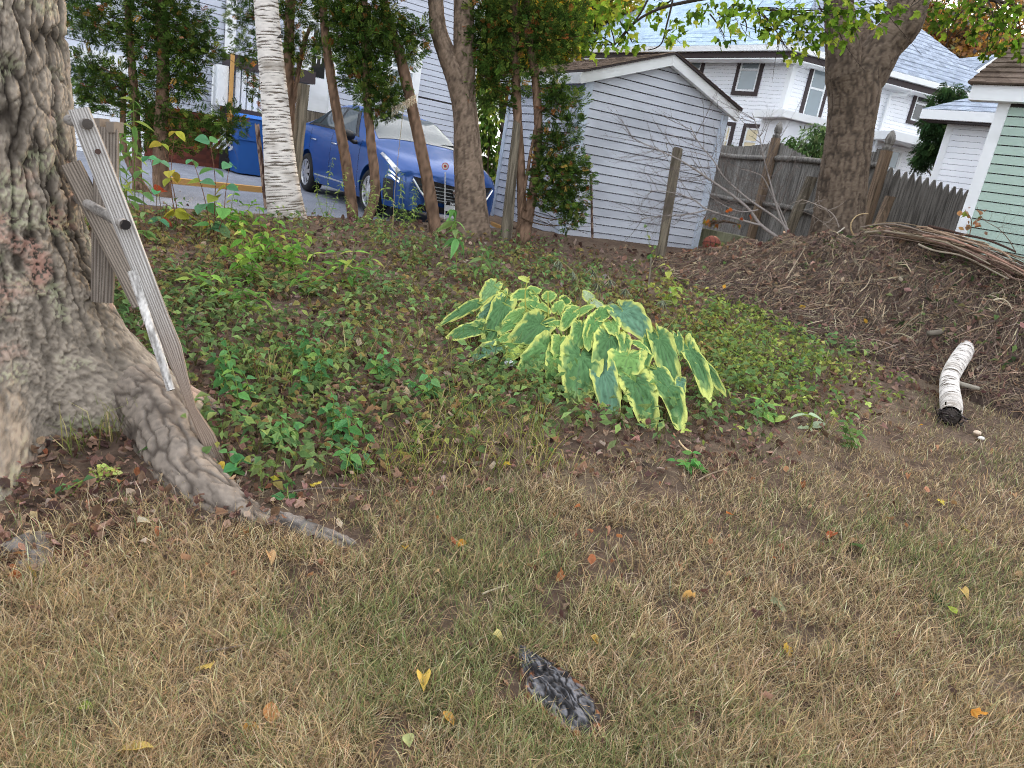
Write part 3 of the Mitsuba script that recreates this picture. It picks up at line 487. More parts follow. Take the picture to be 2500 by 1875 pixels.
for s in (-1, 1):
    fr = put(CAR + '__side_window', M().add(*patch((-.62, -2.85), (4.12 / 7, 4.9 / 7), 0.005, s, us2=(-1.12, -2.62), n=24)), 'mat_black', True)
    put(fr + '__pane', M().add(*patch((-.78, -1.55), (4.2 / 7, 4.82 / 7), 0.009, s, us2=(-1.2, -1.58))), 'mat_carglass', True); put(fr + '__pane', M().add(*patch((-1.64, -2.32), (4.2 / 7, 4.82 / 7), 0.009, s, us2=(-1.66, -2.26))), 'mat_carglass', True); put(fr + '__pane', M().add(*patch((-2.38, -2.72), (4.25 / 7, 4.78 / 7), 0.009, s, us2=(-2.32, -2.5))), 'mat_carglass', True)
    hl = put(CAR + '__headlight', M().add(*patch((.80, .22), ((3.15 / 7, 3.75 / 7), (4.1 / 7, 4.25 / 7)), 0.006, s, n=18)), 'mat_lamp', True)
    put(hl + '__lens_cell', M().add(*patch((.72, .52), (3.5 / 7, 3.95 / 7), 0.012, s)), 'mat_chrome', True); put(hl + '__lens_cell', M().add(*patch((.46, .34), (3.65 / 7, 4.05 / 7), 0.012, s)), 'mat_chrome', True)
    put(CAR + '__fog_recess', M().add(*patch((.78, .5), (.7 / 7, 1.9 / 7), 0.006, s)), 'mat_black', True)
    for k_ in (2.15, 2.6): put(CAR + '__chrome_strip', M().add(*patch((.86, .62), (k_ / 7, (k_ + .22) / 7), 0.01, s)), 'mat_chrome', True)
    put(CAR + '__sill_strip', M().add(*patch((-.45, -2.2), (.95 / 7, 1.1 / 7), 0.006, s)), 'mat_chrome', True)
    for hx in (-1.42, -2.32):
        h0 = car_pt(hx, 3.25 / 7) * A([1, s, 1]); m = M(); tube(m, cw([h0 + A([0.09, s * .012, 0]), h0 + A([.06, s * .035, 0.004]), h0 + A([-.06, s * .035, 0.004]), h0 + A([-.09, s * .012, 0])]), [.009, .012, .012, .009], 8); put(CAR + '__door_handle', m, 'mat_chrome', 50)
    for sx in (-.42, -1.55, -2.5):                                # door shut lines
        ps = car_pt(np.full(14, sx) - np.linspace(0.0, .05, 14), np.linspace(.8 / 7, 4.0 / 7, 14)) * A([1, s, 1]); put(CAR + '__shut_line', tube(M(), cw(ps + A([0, s * .001, 0])), .003, 4), 'mat_black')
    mp = A([-.62, s * .99, 1.0]); sph = trimesh.creation.icosphere(3, 1.0); mv = sph.vertices * A([.06, .115, .075]); mv[:, 0] = np.where(mv[:, 0] < 0, mv[:, 0] * .5, mv[:, 0]); mr = put(CAR + '__wing_mirror', M().add(cw(mv + mp), sph.faces), 'mat_black', True)
    put(mr + '__arm', tube(M(), cw([mp + A([.0, -s * .05, -.05]), mp + A([.02, -s * .10, -.08]), mp + A([.02, -s * .14, -.07])]), .03, 8), 'mat_black', 50)
    for wx in (0, -2.62):
        an = np.linspace(0, 2 * np.pi, 37)[:-1]; yo = s * .84
        prof = [(.20, .02), (.225, .035), (.27, .035), (.30, .01), (.31, -.03), (.31, -.15), (.28, -.19), (.2, -.18)]
        rg = A([[[wx + r * math.cos(t), yo + s * dy, .31 + r * math.sin(t)] for t in an] for r, dy in prof]); i, j = np.meshgrid(np.arange(len(prof) - 1), np.arange(36), indexing='ij')
        wh = put(CAR + '__wheel', M().add(cw(rg.reshape(-1, 3)), np.stack([i * 36 + j, i * 36 + (j + 1) % 36, (i + 1) * 36 + (j + 1) % 36, (i + 1) * 36 + j], -1).reshape(-1, 4)), 'mat_tyre', 40)
        m = M(); R_ = [[[wx + r * math.cos(t), yo + s * dy, .31 + r * math.sin(t)] for t in an] for r, dy in ((.212, .026), (.195, .028), (.185, .0))]; i, j = np.meshgrid(np.arange(2), np.arange(36), indexing='ij'); m.add(cw(A(R_).reshape(-1, 3)), np.stack([i * 36 + j, i * 36 + (j + 1) % 36, (i + 1) * 36 + (j + 1) % 36, (i + 1) * 36 + j], -1).reshape(-1, 4))
        for t in np.arange(8) * np.pi / 4 + .2:
            d, e = A([math.cos(t), 0, math.sin(t)]), A([-math.sin(t), 0, math.cos(t)]); o = A([wx, yo + s * .012, .31]); Yv = A([0, s, 0])
            q = [o + d * .03 - e * .022, o + d * .195 - e * .035, o + d * .195 + e * .035, o + d * .03 + e * .022]; qq = q + [p + Yv * (.022 if n_i in (0, 3) else .008) for n_i, p in enumerate(q)]; hexa(m, cw(qq))
        hub = [[wx + .05 * math.cos(t), yo + s * .036, .31 + .05 * math.sin(t)] for t in an]; m.add(cw(A(hub + [[wx, yo + s * .042, .31]])), [[a, (a + 1) % 36, 36] for a in range(36)]); put(wh + '__rim', m, 'mat_alloy')
        m = M().add(cw(A([[wx + .2 * math.cos(t), yo - s * .03, .31 + .2 * math.sin(t)] for t in an] + [[wx, yo - s * .03, .31]])), [[a, (a + 1) % 36, 36] for a in range(36)]); put(wh + '__brake_disc', m, 'mat_black')
def top_patch(u0, u1, yf, off, n=16, k=21, ub=None):                 # symmetrical pieces over the middle
    P2_ = []
    for u in np.linspace(u0, u1, n):
        a = 5 / 7 + (1 - yf) * 2 / 7; vv = np.r_[np.linspace(a, 1, k // 2 + 1)]; p = car_pt(np.full(len(vv), u), vv); P2_.append(np.vstack([p, (p[::-1] * A([1, -1, 1]))[1:]]))
    p = A(P2_) + A([0.5, 0, 1.0]) * off; i, j = np.meshgrid(np.arange(n - 1), np.arange(p.shape[1] - 1), indexing='ij'); k = p.shape[1]
    return cw(p.reshape(-1, 3)), np.stack([i * k + j, (i + 1) * k + j, (i + 1) * k + j + 1, i * k + j + 1], -1).reshape(-1, 4)
put(CAR + '__windscreen', M().add(*top_patch(-.30, -1.08, 0.93, 0.006)), 'mat_carglass', True); put(CAR + '__rear_window', M().add(*top_patch(-2.5, -3.05, 0.9, 0.006)), 'mat_carglass', True)
for y0 in (-.35, .2):
    a = car_pt(-.28, .99); pts = [A([-.30, y0, 1.045]), A([-.36, y0 + .2, 1.085]), A([-.42, y0 + .48, 1.1])]; put(CAR + '__wiper', tube(M(), cw(pts), .008, 5), 'mat_black')
def nose(y, z, o=0.0): return A([.93 - .24 * (y / .85) ** 2 - .10 * max(0, z - .5) * 0 + o - .12 * max(0, .34 - z), y, z])
def nose_sheet(pts_top, pts_bot, o, key, bs, n=21):
    yy = np.linspace(-1, 1, n); t = A([nose(y * pts_top[0], pts_top[1] + pts_top[2] * abs(y), o) for y in yy]); b = A([nose(y * pts_bot[0], pts_bot[1] + pts_bot[2] * abs(y), o) for y in yy]); g = np.vstack([t, b]); return put(key, M().add(cw(g), [[i, i + 1, n + i + 1, n + i] for i in range(n - 1)]), bs, True)
gr = nose_sheet((.62, .575, .06), (.40, .33, .03), .012, CAR + '__grille', 'mat_black')
for z, w_ in ((.53, .56), (.485, .52), (.44, .49), (.40, .46), (.365, .43)): put(gr + '__bar', tube(M(), cw([nose(y, z + .02 * abs(y), .018) for y in np.linspace(-w_, w_, 15)]), .008, 5), 'mat_carglass', 50)
for s in (-1, 1): put(gr + '__chrome_edge', tube(M(), cw([nose(s * y, z, .022) for y, z in ((.62, .60), (.52, .47), (.42, .36), (.3, .335))]), .014, 6), 'mat_chrome', 50)
nose_sheet((.5, .29, 0.0), (.55, .21, 0.0), .012, CAR + '__lower_intake', 'mat_black')
t = np.linspace(0, 2 * np.pi, 33); o = nose(0, .50, .03)
em = put(CAR + '__emblem', tube(M(), cw(o + np.stack([0 * t, .068 * np.cos(t), .068 * np.sin(t)], 1)), .009, 6), 'mat_chrome', True)
put(em + '__bar', obox(M(), cw(o + A([-.006, -.085, -.016]))[0], cl * .17, ZUP * .032, cf * .014), 'mat_chrome')
pl = put(CAR + '__number_plate', obox(M(), cw(A([.945, -.155, .255]))[0], cl * .31, ZUP * .125, cf * .012), 'mat_white')
tm = meshkit.text_mesh('Berlin City', 0.03, 0.002, True); tv = np.asarray(tm.vertices); wt_ = tv[:, 0].max()
b_ = put(pl + '__dark_band', obox(M(), cw(A([.9575, -.155, .333]))[0], cl * .31, ZUP * .047, cf * .002), 'mat_black')
put(CAR + '__lettering', M().add(cw(A([.960, -wt_ / 2, .341])) [0] + tv[:, :1] * cl + tv[:, 1:2] * ZUP + tv[:, 2:] * cf, tm.faces), 'mat_white')
# ---------------------------------------------------------------- wheeled bins
mat('mat_bin', S('1f4f8f'), 0.5, 0.4); mat('mat_bin_lid', S('2c6fc4'), 0.45, 0.4)
def bin_(px, py, Yd, label):
    o = at(px, py, Yd); o[2] = 0.5; k = thing('wheeled_bin', label, 'bin', 'blue bins by the porch'); u, vv = GB, -GA
    def sq(z, s, d): return [o + u * a * s + vv * b * d + ZUP * z for a, b in ((-1, -1), (1, -1), (1, 1), (-1, 1))]
    put(k + '__tub', hexa(M(), sq(0.03, .25, .27) + sq(1.0, .30, .36)), 'mat_bin')
    for z in (.62, .93): put(k + '__rib', hexa(M(), sq(z, .285 + .02 * z, .335 + .03 * z) + sq(z + .035, .285 + .02 * z, .335 + .03 * z)), 'mat_bin')
    put(k + '__lid', hexa(M(), sq(1.003, .325, .39) + [p + ZUP * .0 for p in sq(1.06, .30, .36)]), 'mat_bin_lid')
    put(k + '__handle', tube(M(), [o + u * s * .26 + vv * .43 + ZUP * .97 for s in np.linspace(-1, 1, 5)], .02, 8), 'mat_bin_lid', 50)
    for s in (-1, 1): c = o + u * s * .27 + vv * .3 + ZUP * .12; put(k + '__wheel', tube(M(), [c - u * .02, c + u * .03], .12, 18), 'mat_tyre', 40)
bin_(607, 350, 13.8, 'blue wheeled bin with a lighter lid left of the birch trunk'); bin_(716, 350, 14.2, 'blue wheeled bin seen between the birch and the square post')
# ---------------------------------------------------------------- timber edging, posts, stakes, sign
m = M(); q0, q1 = gp(380, 447), gp(655, 474); obox(m, q0 - ZUP * .06, (q1 - q0) * A([1, 1, 0]), -GA * .1, ZUP * .15); put(thing('edging_timber', 'pale edging timber along the driveway, left of the birch', 'edging') + '__timber', m, 'mat_lumber')
m = M(); q0, q1 = gp(1205, 553), gp(1300, 566); obox(m, q0 - ZUP * .05, (q1 - q0) * A([1, 1, 0]), -GA * .1, ZUP * .12); put(thing('edging_timber', 'pale edging timber at the foot of the shed', 'edging') + '__timber', m, 'mat_lumber')
def rough_post(name, label, p0, p1, w0, w1, bs='mat_post', sides=9, group=None, top=None, n=14, squash=(1, 1)):
    k = thing(name, label, 'post', group); m = M(); p = p0 + (p1 - p0) * np.linspace(-0.08, 1, n)[:, None]; t, a, b = frames(p); an = np.arange(sides) * 2 * np.pi / sides; base = 1 + .12 * (rng.random(sides) - .5)
    r = np.linspace(w0, w1, n)[:, None] / 2 * base * (1 + .05 * (rng.random((n, sides)) - .5)); v = p[:, None] + r[..., None] * (np.cos(an)[None, :, None] * squash[0] * a[:, None] + np.sin(an)[None, :, None] * squash[1] * b[:, None])
    if top: v[-1] += np.stack([0 * an, 0 * an, top * np.cos(an * 2 + 1)], 1)
    i, j = np.meshgrid(np.arange(n - 1), np.arange(sides), indexing='ij'); f = np.stack([i * sides + j, i * sides + (j + 1) % sides, (i + 1) * sides + (j + 1) % sides, (i + 1) * sides + j], -1).reshape(-1, 4)
    vv = np.vstack([v.reshape(-1, 3), v[-1].mean(0)[None] - nrm(p1 - p0) * (.02 if top else 0)]); f = np.vstack([np.vstack([f[:, [0, 1, 2]], f[:, [0, 2, 3]]]), [[(n - 1) * sides + j, (n - 1) * sides + (j + 1) % sides, n * sides] for j in range(sides)]]); m.add(vv, f); put(k + '__wood', m, bs, 45); return k
def pp(px, py, qx, qy, Yd, dY=0.0):
    return at(px, py, Yd), at(qx, qy, Yd + dY)
rough_post('fence_post', 'square grey post standing right of the birch, in front of the car', *pp(712, 520, 742, 205, 8.25), .12, .125, sides=4)
rough_post('fence_post', 'split grey post leaning behind the cedar stems beside the shed', *pp(1236, 572, 1262, 298, 8.75), .15, .09, sides=7, top=.02)
rough_post('fence_post', 'lone grey post standing in front of the shed wall', *pp(1616, 606, 1655, 362, 9.2), .115, .125, sides=8, top=.015)
mat('mat_rust', mikit.proc(lambda p, n, uv: mix(S('4a3832'), S('8a7668'), sst(.4, .65, fb(p.x * 40, p.y * 40, p.z * 14, 2)))), .9)
rough_post('garden_stake', 'thin peeling brown stake standing before the shed wall', *pp(1446, 572, 1443, 432, 9.3), .035, .03, 'mat_rust', 6)
rough_post('garden_stake', 'thin grey rod standing behind the hosta', *pp(1585, 690, 1590, 628, 6.6), .016, .016, 'mat_post', 6)
for a_, l_ in ((((650, 496), (627, 305)), 'brown stub of a dead stem left of the birch'), (((665, 500), (652, 330)), 'brown dead stem touching the birch trunk')):
    rough_post('dead_sapling', l_, *pp(*a_[0], *a_[1], 8.1), .06, .05, 'mat_rust', 7, top=.02)
rough_post('tree_stump', 'short brown stump at the foot of the slanting cedar', *pp(1078, 580, 1074, 545, 8.55), .15, .11, 'mat_rust', 9, top=.012, n=5)
SG = thing('yard_sign', 'small round white sign with red ring on a thin white stake before the car', 'sign')
s0, s1 = at(1086, 535, 9.0), at(1087, 420, 9.0); put(SG + '__stake', tube(M(), [s0, s1], .0065, 6), 'mat_white'); sc_ = at(1087, 406, 8.99); t = np.linspace(0, 2 * np.pi, 25)[:-1]; ux, uz = nrm(CR * A([1, 1, 0])), ZUP
mat('mat_red', S('b8453c'), .5)
def disc(c, r, d): 
    f0 = np.vstack([c + r * (np.cos(t)[:, None] * ux + np.sin(t)[:, None] * uz), c[None]]); b0 = f0 + A([0, d, 0]); n = 24
    return M().add(np.vstack([f0, b0]), [[i, (i + 1) % n, n] for i in range(n)] + [[n + 1 + (i + 1) % n, n + 1 + i, 2 * n + 1] for i in range(n)] + [[i, n + 1 + i, n + 1 + (i + 1) % n] for i in range(n)] + [[i, n + 1 + (i + 1) % n, (i + 1) % n] for i in range(n)])
put(SG + '__disc', disc(sc_, .042, .006), 'mat_red'); put(SG + '__face', disc(sc_ - A([0, .003, 0]), .034, .003), 'mat_white'); put(SG + '__mark', disc(sc_ - A([0, .006, 0]), .017, .002), 'mat_red')
# ---------------------------------------------------------------- leaf templates: (vertices, triangles, shade or colours)
def leaf_t(w=0.5, droop=0.25, fold=0.12, n=4, wav=0.0, curl=0.0, shape='ovate'):
    t = np.linspace(0, 1, n + 1); prof = {'ovate': np.sin(np.pi * np.clip(t, 0, 1) ** 0.75) ** 0.9, 'lance': np.sin(np.pi * t ** 0.8) ** 1.2, 'heart': np.where(t < .02, .45, np.sqrt(np.clip(1 - ((t - .3) / .7) ** 2, 0, 1)) * np.where(t < .3, .85 + .5 * t, 1))}[shape]
    v = []; c = []
    for i, s in enumerate(t):
        z = -droop * s * s + wav * math.sin(9 * s); y = s
        if curl: y = math.sin(curl * s) / curl; z = z - (1 - math.cos(curl * s)) / curl
        h = w / 2 * prof[i]; k = 0.0 if shape != 'heart' or i else -.12
        v += [[-h, y + k, z + fold * prof[i] * w * 2 + wav * rng.normal() * .3], [0, y, z], [h, y + k, z + fold * prof[i] * w * 2 + wav * rng.normal() * .3]]; c += [1.05, 0.88, 1.05]
    f = []
    for i in range(n):
        a, b = 3 * i, 3 * i + 3; f += [[a, a + 1, b + 1], [a, b + 1, b], [a + 1, a + 2, b + 2], [a + 1, b + 2, b + 1]]
    return A(v), A(f), A(c)
def lobed_t(droop=0.2, fold=0.05, seed=0):
    r_ = np.random.default_rng(seed)
    pol = [(-90, .10), (-48, .42), (-30, .36), (-8, .66), (0, .50), (22, .74), (38, .5), (50, .55), (60, .48), (76, .92), (90, 1.0), (104, .92), (120, .48), (130, .55), (142, .5), (158, .74), (180, .50), (188, .66), (210, .36), (228, .42)]
    a = np.radians([p[0] for p in pol]); r = A([p[1] for p in pol]) * (1 + .08 * (r_.random(len(pol)) - .5)) * .62
    x, y = r * np.cos(a), r * np.sin(a) + .38; z = -droop * (y ** 2) - fold * np.abs(x) * 2 + .05 * r_.normal(size=len(a))
    v = np.vstack([[[0, .25, 0.03]], np.stack([x, y, z], 1)]); n = len(pol); return v, A([[0, 1 + i, 1 + (i + 1) % n] for i in range(n)]), np.r_[.85, 1.0 + .1 * (r_.random(n) - .5)]
def spray_t(seed, n=8):
    """a flat fan of cedar scales"""
    r_ = np.random.default_rng(seed); V_, F_, C_ = [], [], []
    def blade(p, d, L, w, c):
        d = d / np.linalg.norm(d); s = A([-d[1], d[0], 0]) * w; k = len(V_); z = A([0, 0, .06 * r_.normal() * L])
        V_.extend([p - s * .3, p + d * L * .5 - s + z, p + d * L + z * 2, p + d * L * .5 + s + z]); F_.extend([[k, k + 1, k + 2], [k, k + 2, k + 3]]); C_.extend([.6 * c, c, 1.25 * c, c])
    blade(A([0, 0, 0]), A([0, 1.0, 0]), 1.0, .035, .9)
    for i in range(n):
        s = .12 + .8 * i / n; sd = 1 if i % 2 else -1; p = A([0, s, -.12 * s * s]); L = (.5 - .32 * abs(s - .35)) * (.8 + .4 * r_.random())
        d = A([sd * .9, .75, -.1]); blade(p, d, L, .06, .9 + .3 * r_.random())
        blade(p + nrm(d) * L * .4, d + A([-sd * .6, .5, 0]), L * .55, .05, 1.0 + .3 * r_.random()); blade(p + nrm(d) * L * .35, d + A([sd * .3, -.5, 0]), L * .4, .05, .9)
    return A(V_), A(F_), A(C_)
OV = [leaf_t(.5, .25, .1), leaf_t(.55, .1, .16), leaf_t(.45, .4, .06)]
LN = [leaf_t(.26, .35, .1, shape='lance'), leaf_t(.22, .15, .12, shape='lance'), leaf_t(.3, .6, .08, shape='lance')]
HT = [leaf_t(.85, .25, .1, n=5, shape='heart'), leaf_t(.8, .45, .05, n=5, shape='heart')]
LB = [lobed_t(.2, .05, 1), lobed_t(.5, .12, 2), lobed_t(.05, -.06, 3)]
CURL = [leaf_t(.6, .0, .25, n=5, wav=.05, curl=1.6), leaf_t(.7, 0, .15, n=5, wav=.06, curl=-1.2), leaf_t(.5, .1, .35, n=5, wav=.04, curl=2.4)]
SPR = [spray_t(s) for s in range(4)]
def pick(cols, n, jit=.18, w=None):
    cols = A([S(c) if isinstance(c, str) else c for c in cols]); i = rng.choice(len(cols), n, p=None if w is None else A(w) / sum(w)); return np.clip(cols[i] * (1 + jit * rng.normal(size=(n, 1))) * (1 + .06 * rng.normal(size=(n, 3))), .004, .95)
def multi(m, temps, pos, R, sc, col):
    w = rng.integers(0, len(temps), len(pos))
    for k in range(len(temps)):
        q = w == k
        if q.any(): scat(m, temps[k], pos[q], R[q], np.asarray(sc)[q] if np.ndim(sc) else sc, col[q])
    return m
# ---------------------------------------------------------------- bark
def vor3(p, cell, stretch):
    q = p / cell / stretch; i0 = np.floor(q); f1, f2 = np.full(len(q), 9.0), np.full(len(q), 9.0); ci = np.zeros(len(q))
    def h(a, s):
        x = (a[:, 0] * 127.1 + a[:, 1] * 311.7 + a[:, 2] * 74.7 + s * 53.3); return np.modf(np.abs(np.sin(x) * 43758.5453))[0]
    for a in (-1, 0, 1):
        for b in (-1, 0, 1):
            for c in (-1, 0, 1):
                g_ = i0 + [a, b, c]; d = np.sqrt((g_[:, 0] + h(g_, 1) - q[:, 0]) ** 2 + (g_[:, 1] + h(g_, 2) - q[:, 1]) ** 2 + (g_[:, 2] + h(g_, 3) - q[:, 2]) ** 2)
                near_ = d < f1; f2 = np.where(near_, f1, np.minimum(f2, d)); ci = np.where(near_, h(g_, 4), ci); f1 = np.minimum(f1, d)
    return f1, f2, ci
def fissures(cyl, cell, st, seed=2):
    w = cyl + .5 * cell * (meshkit.fbm(cyl / cell * .8, 2, seed)[:, None] - .5); a = np.abs(meshkit.fbm(w / cell * A([1, 1, 1 / st]), 2, seed + 1) - .5) * 2; b = np.abs(meshkit.fbm(w / cell * A([.8, .8, .45]) + 9, 2, seed + 5) - .5) * 2; g_ = meshkit.fbm(cyl / cell * A([3.2, 3.2, 2.0]), 3, seed + 8)
    return np.clip(np.clip(a / .24, 0, 1) ** .8 * (1 - .55 * np.clip(1 - b / .10, 0, 1)), 0, 1), g_
def sheet(m, P, colour, close=True):
    n, k = P.shape[:2]; i, j = np.meshgrid(np.arange(n - 1), np.arange(k if close else k - 1), indexing='ij'); f = np.stack([i * k + j, i * k + (j + 1) % k, (i + 1) * k + (j + 1) % k, (i + 1) * k + j], -1).reshape(-1, 4); return m.add(P.reshape(-1, 3), f, colour.reshape(-1, 3))
def bark_tube(m, pts, rad, seg, sides, style, amp=1.0, flare=None):
    """a limb with ridged bark: style (light, dark, stretch)"""
    pts = np.asarray(pts, float); s = np.r_[0, np.cumsum(np.linalg.norm(np.diff(pts, axis=0), axis=1))]; u = np.linspace(0, s[-1], seg); P = PchipInterpolator(s, pts)(u); r = PchipInterpolator(s, rad)(u); t, a, b = frames(P); an = np.arange(sides) * 2 * np.pi / sides
    nd = np.cos(an)[None, :, None] * a[:, None] + np.sin(an)[None, :, None] * b[:, None]; rr = r[:, None] * np.ones(sides)
    if flare is not None: rr = rr * flare(u[:, None], an[None])
    cyl = np.stack([np.cos(an)[None] * rr, np.sin(an)[None] * rr, u[:, None] + 0 * rr], -1).reshape(-1, 3); li, dk, st_, cell = style
    if cell > 0:
        e, fine = fissures(cyl, cell, st_); e, fine = e.reshape(rr.shape), fine.reshape(rr.shape)
        disp = amp * (e - .6 + .7 * (fine - .5)); tone = (.25 + .75 * e) * (.55 + .9 * fine)
    else:
        fine = meshkit.fbm(cyl * A([30, 30, 8]), 3, 4).reshape(rr.shape); disp = amp * (fine - .5); tone = .6 + .8 * (fine - .2)
    Q = P[:, None] + nd * (rr + disp)[..., None]; pat = meshkit.fbm(cyl * 5, 3, 11).reshape(rr.shape); c = dk + (li - dk) * np.clip(tone, 0, 1.3)[..., None]; c = c * (.8 + .4 * pat)[..., None]
    return sheet(m, Q, np.clip(c, .004, .9)), Q, cyl.reshape(rr.shape + (3,)), c
def limb(m, pts, rad, c, n=10, sides=5): return tube(m, spline(pts, n), np.interp(np.linspace(0, 1, n), np.linspace(0, 1, len(rad)), rad), sides, c, wob=.1)
def branchlets(m, p0, p1, r, c, n=3):
    mid = (p0 + p1) / 2 + rng.normal(size=3) * np.linalg.norm(p1 - p0) * .08; limb(m, [p0, mid, p1], [r, r * .7, r * .3], c, 7, 5)
    for _ in range(n):
        s = .3 + .6 * rng.random(); q = p0 + (p1 - p0) * s; e = q + (nrm(p1 - p0) + rng.normal(size=3) * .6) * np.linalg.norm(p1 - p0) * .35; limb(m, [q, (q + e) / 2 + rng.normal(size=3) * .02, e], [r * .4, r * .3, r * .15], c, 5, 4)
# ---------------------------------------------------------------- the big tree at the left edge
BT = thing('oak_tree', 'massive rough-barked tree trunk with spreading root flare at the left edge', 'tree')
tc = A([-2.36, 2.95, 0]); tops = at(-60, -250, 2.9)
nh, ns = 560, 460
hh = np.concatenate([np.linspace(-.25, 1.0, 330), np.linspace(1.0, 3.2, 231)[1:]]); an = np.linspace(-1.95, 1.05, ns)      # the side towards the garden
rootdir = [(.28, .58, .34), (-1.25, .50, .40), (-.80, .20, .22), (-1.75, .5, .3), (.8, .3, .3)]
HH, AA = np.meshgrid(hh, an, indexing='ij'); R0 = np.interp(HH, [-.25, 0, .3, .7, 1.2, 2.0, 3.2], [.62, .60, .54, .475, .435, .41, .39])
for a0, ln, wd_ in rootdir: R0 = R0 + ln * np.exp(-((AA - a0) / wd_) ** 2) * np.exp(-np.clip(HH - .10, -.3, 3) / .27)
R0 = R0 + .03 * np.cos(AA * 5 + HH * 1.2) * np.exp(-HH / 1.5)
lean = (HH / 3.2)[..., None] * A([-0.12, 0, 0]); arc = np.stack([AA * .5, 0 * AA, HH + .25 * (R0 - .42)], -1)
cylp = arc.reshape(-1, 3); wq = cylp + .035 * (np.stack([meshkit.fbm(cylp * 9, 2, s) for s in (1, 2, 3)], -1) - .5) + .012 * (np.stack([meshkit.fbm(cylp * 40, 2, s) for s in (4, 5, 6)], -1) - .5)
sh = HH.shape; e, g1 = fissures(cylp, .066, 5.5, 3); e2, g2 = fissures(cylp, .030, 3.0, 23); e, e2 = e.reshape(sh), e2.reshape(sh); fine = meshkit.fbm(cylp * A([95, 95, 70]), 4, 3).reshape(sh); mid_ = meshkit.fbm(cylp * A([22, 22, 14]), 3, 6).reshape(sh); big = meshkit.fbm(cylp * A([3.5, 3.5, 2.2]), 3, 8).reshape(sh)
low = np.clip((HH - .05) / .9, .22, 1); e = 1 - (1 - e) * low; e2 = 1 - (1 - e2) * (.45 + .3 * big)
disp = .026 * (e - .75) * np.clip(1.6 * big, .5, 1.2) + .010 * (e2 - .6) + .014 * (fine - .5) + .014 * (mid_ - .5) + .05 * (1 - low) * (meshkit.fbm(cylp * 9, 3, 77).reshape(sh) - .5)
RR = R0 + disp; Q = tc + lean + np.stack([np.cos(AA) * RR, np.sin(AA) * RR, HH], -1)
tone = (.04 + .96 * e ** 1.4) * (.45 + .55 * e2) * (.30 + 1.45 * fine) * (.7 + .6 * mid_)
c = S('3a322b') * (1 - np.clip(tone, 0, 1))[..., None] * .35 + S('8f8579') * np.clip(tone, 0, 1.2)[..., None]
lich = np.clip((meshkit.fbm(cylp * A([6, 6, 6]), 3, 21) - .62) * 7, 0, 1).reshape(sh) * (fine > .42); c = c + lich[..., None] * (S('d3a392') * .8 - c) * .55
lg = np.clip((meshkit.fbm(cylp * A([9, 9, 9]), 3, 31) - .56) * 6, 0, 1).reshape(sh) * (fine > .5); c = c + lg[..., None] * (S('a9ad8c') - c) * .4
dk_ = np.clip((.5 - HH) / .6, 0, 1) * np.clip((meshkit.fbm(cylp * 4, 3, 41).reshape(sh) - .4) * 4, 0, 1); c = c * (1 - .35 * dk_)[..., None]
put(BT + '__trunk', sheet(M(), Q, np.clip(c, .006, .8), False), 'mat_bark', True)
mb = M(); bk = np.linspace(1.05, 2 * np.pi - 1.95, 40); HB, AB = np.meshgrid(hh[::14], bk, indexing='ij'); RB = np.interp(HB, [-.25, 0, .3, .7, 1.2, 2.0, 3.2], [.62, .60, .54, .475, .435, .41, .39])
put(BT + '__trunk_back', sheet(mb, tc + (HB / 3.2)[..., None] * A([-.12, 0, 0]) + np.stack([np.cos(AB) * RB, np.sin(AB) * RB, HB], -1), np.broadcast_to(S('6b5d4e'), HB.shape + (3,)), False), 'mat_bark', True)
BARK_R = (S('77716c'), S('1d1a18'), 3.5, .04)
def root(key, pix, rad, sink, lab=None):
    pts = A([gp(*q) for q in pix]); pts[:, 2] += A(sink); m = M(); bark_tube(m, pts, rad, 90, 60, BARK_R, .006); return put(key, m, 'mat_bark', True, **({'label': lab} if lab else {}))
pts = np.vstack([A([[-1.95, 3.1, .34], [-1.62, 3.02, .20]]), A([gp(*q) for q in ((490, 1180), (585, 1240), (690, 1285))]) - A([0, 0, .04])])
m = M(); bark_tube(m, pts, [.14, .15, .12, .085, .04], 220, 150, (S('7f756b'), S('231c18'), 5.0, .05), .008); put(BT + '__root', m, 'mat_bark', True, label='thick grey root curving down from the trunk')
root(BT + '__root', [(560, 1240), (690, 1268), (800, 1305), (905, 1342)], [.06, .062, .05, .02], [-.05, -.04, -.032, -.03], 'dark flat root snaking out over the grass')
root(BT + '__root', [(60, 1330), (150, 1430), (230, 1520), (330, 1590)], [.13, .08, .06, .03], [-.09, -.07, -.055, -.05])
# a swirled, weathered root knot in the lawn
RK = thing('root_knot', 'dark swirled surface root knot worn bare in the lawn', 'root')
kc = gp(1368, 1712); k1, k0 = gp(1480, 1840), gp(1262, 1590); ax = nrm((k1 - k0) * A([1, 1, 0])); ay = A([-ax[1], ax[0], 0]); n = 170
ss, tt = np.meshgrid(np.linspace(-1.5, 1.25, int(n * 1.4)), np.linspace(-1.25, 1.25, n), indexing='ij'); LX, LY = .15, .078
wn = lambda sc, sd: meshkit.fbm(np.stack([ss * sc, tt * sc, 0 * ss], -1).reshape(-1, 3), 3, sd).reshape(ss.shape) - .5
neck = np.clip(1 - .6 * np.clip((-ss - .55) / .6, 0, 1), .3, 1); s_, t_2 = ss + .25 * wn(2, 1), tt / neck + .25 * wn(2.3, 2)
rr = np.sqrt(np.clip(s_, -.75, None) ** 2 * 1.0 + t_2 ** 2); rr = np.where(ss < -.75, np.maximum(np.abs(t_2) , .0) + np.clip(-ss - 1.2, 0, 1) * 2, rr)
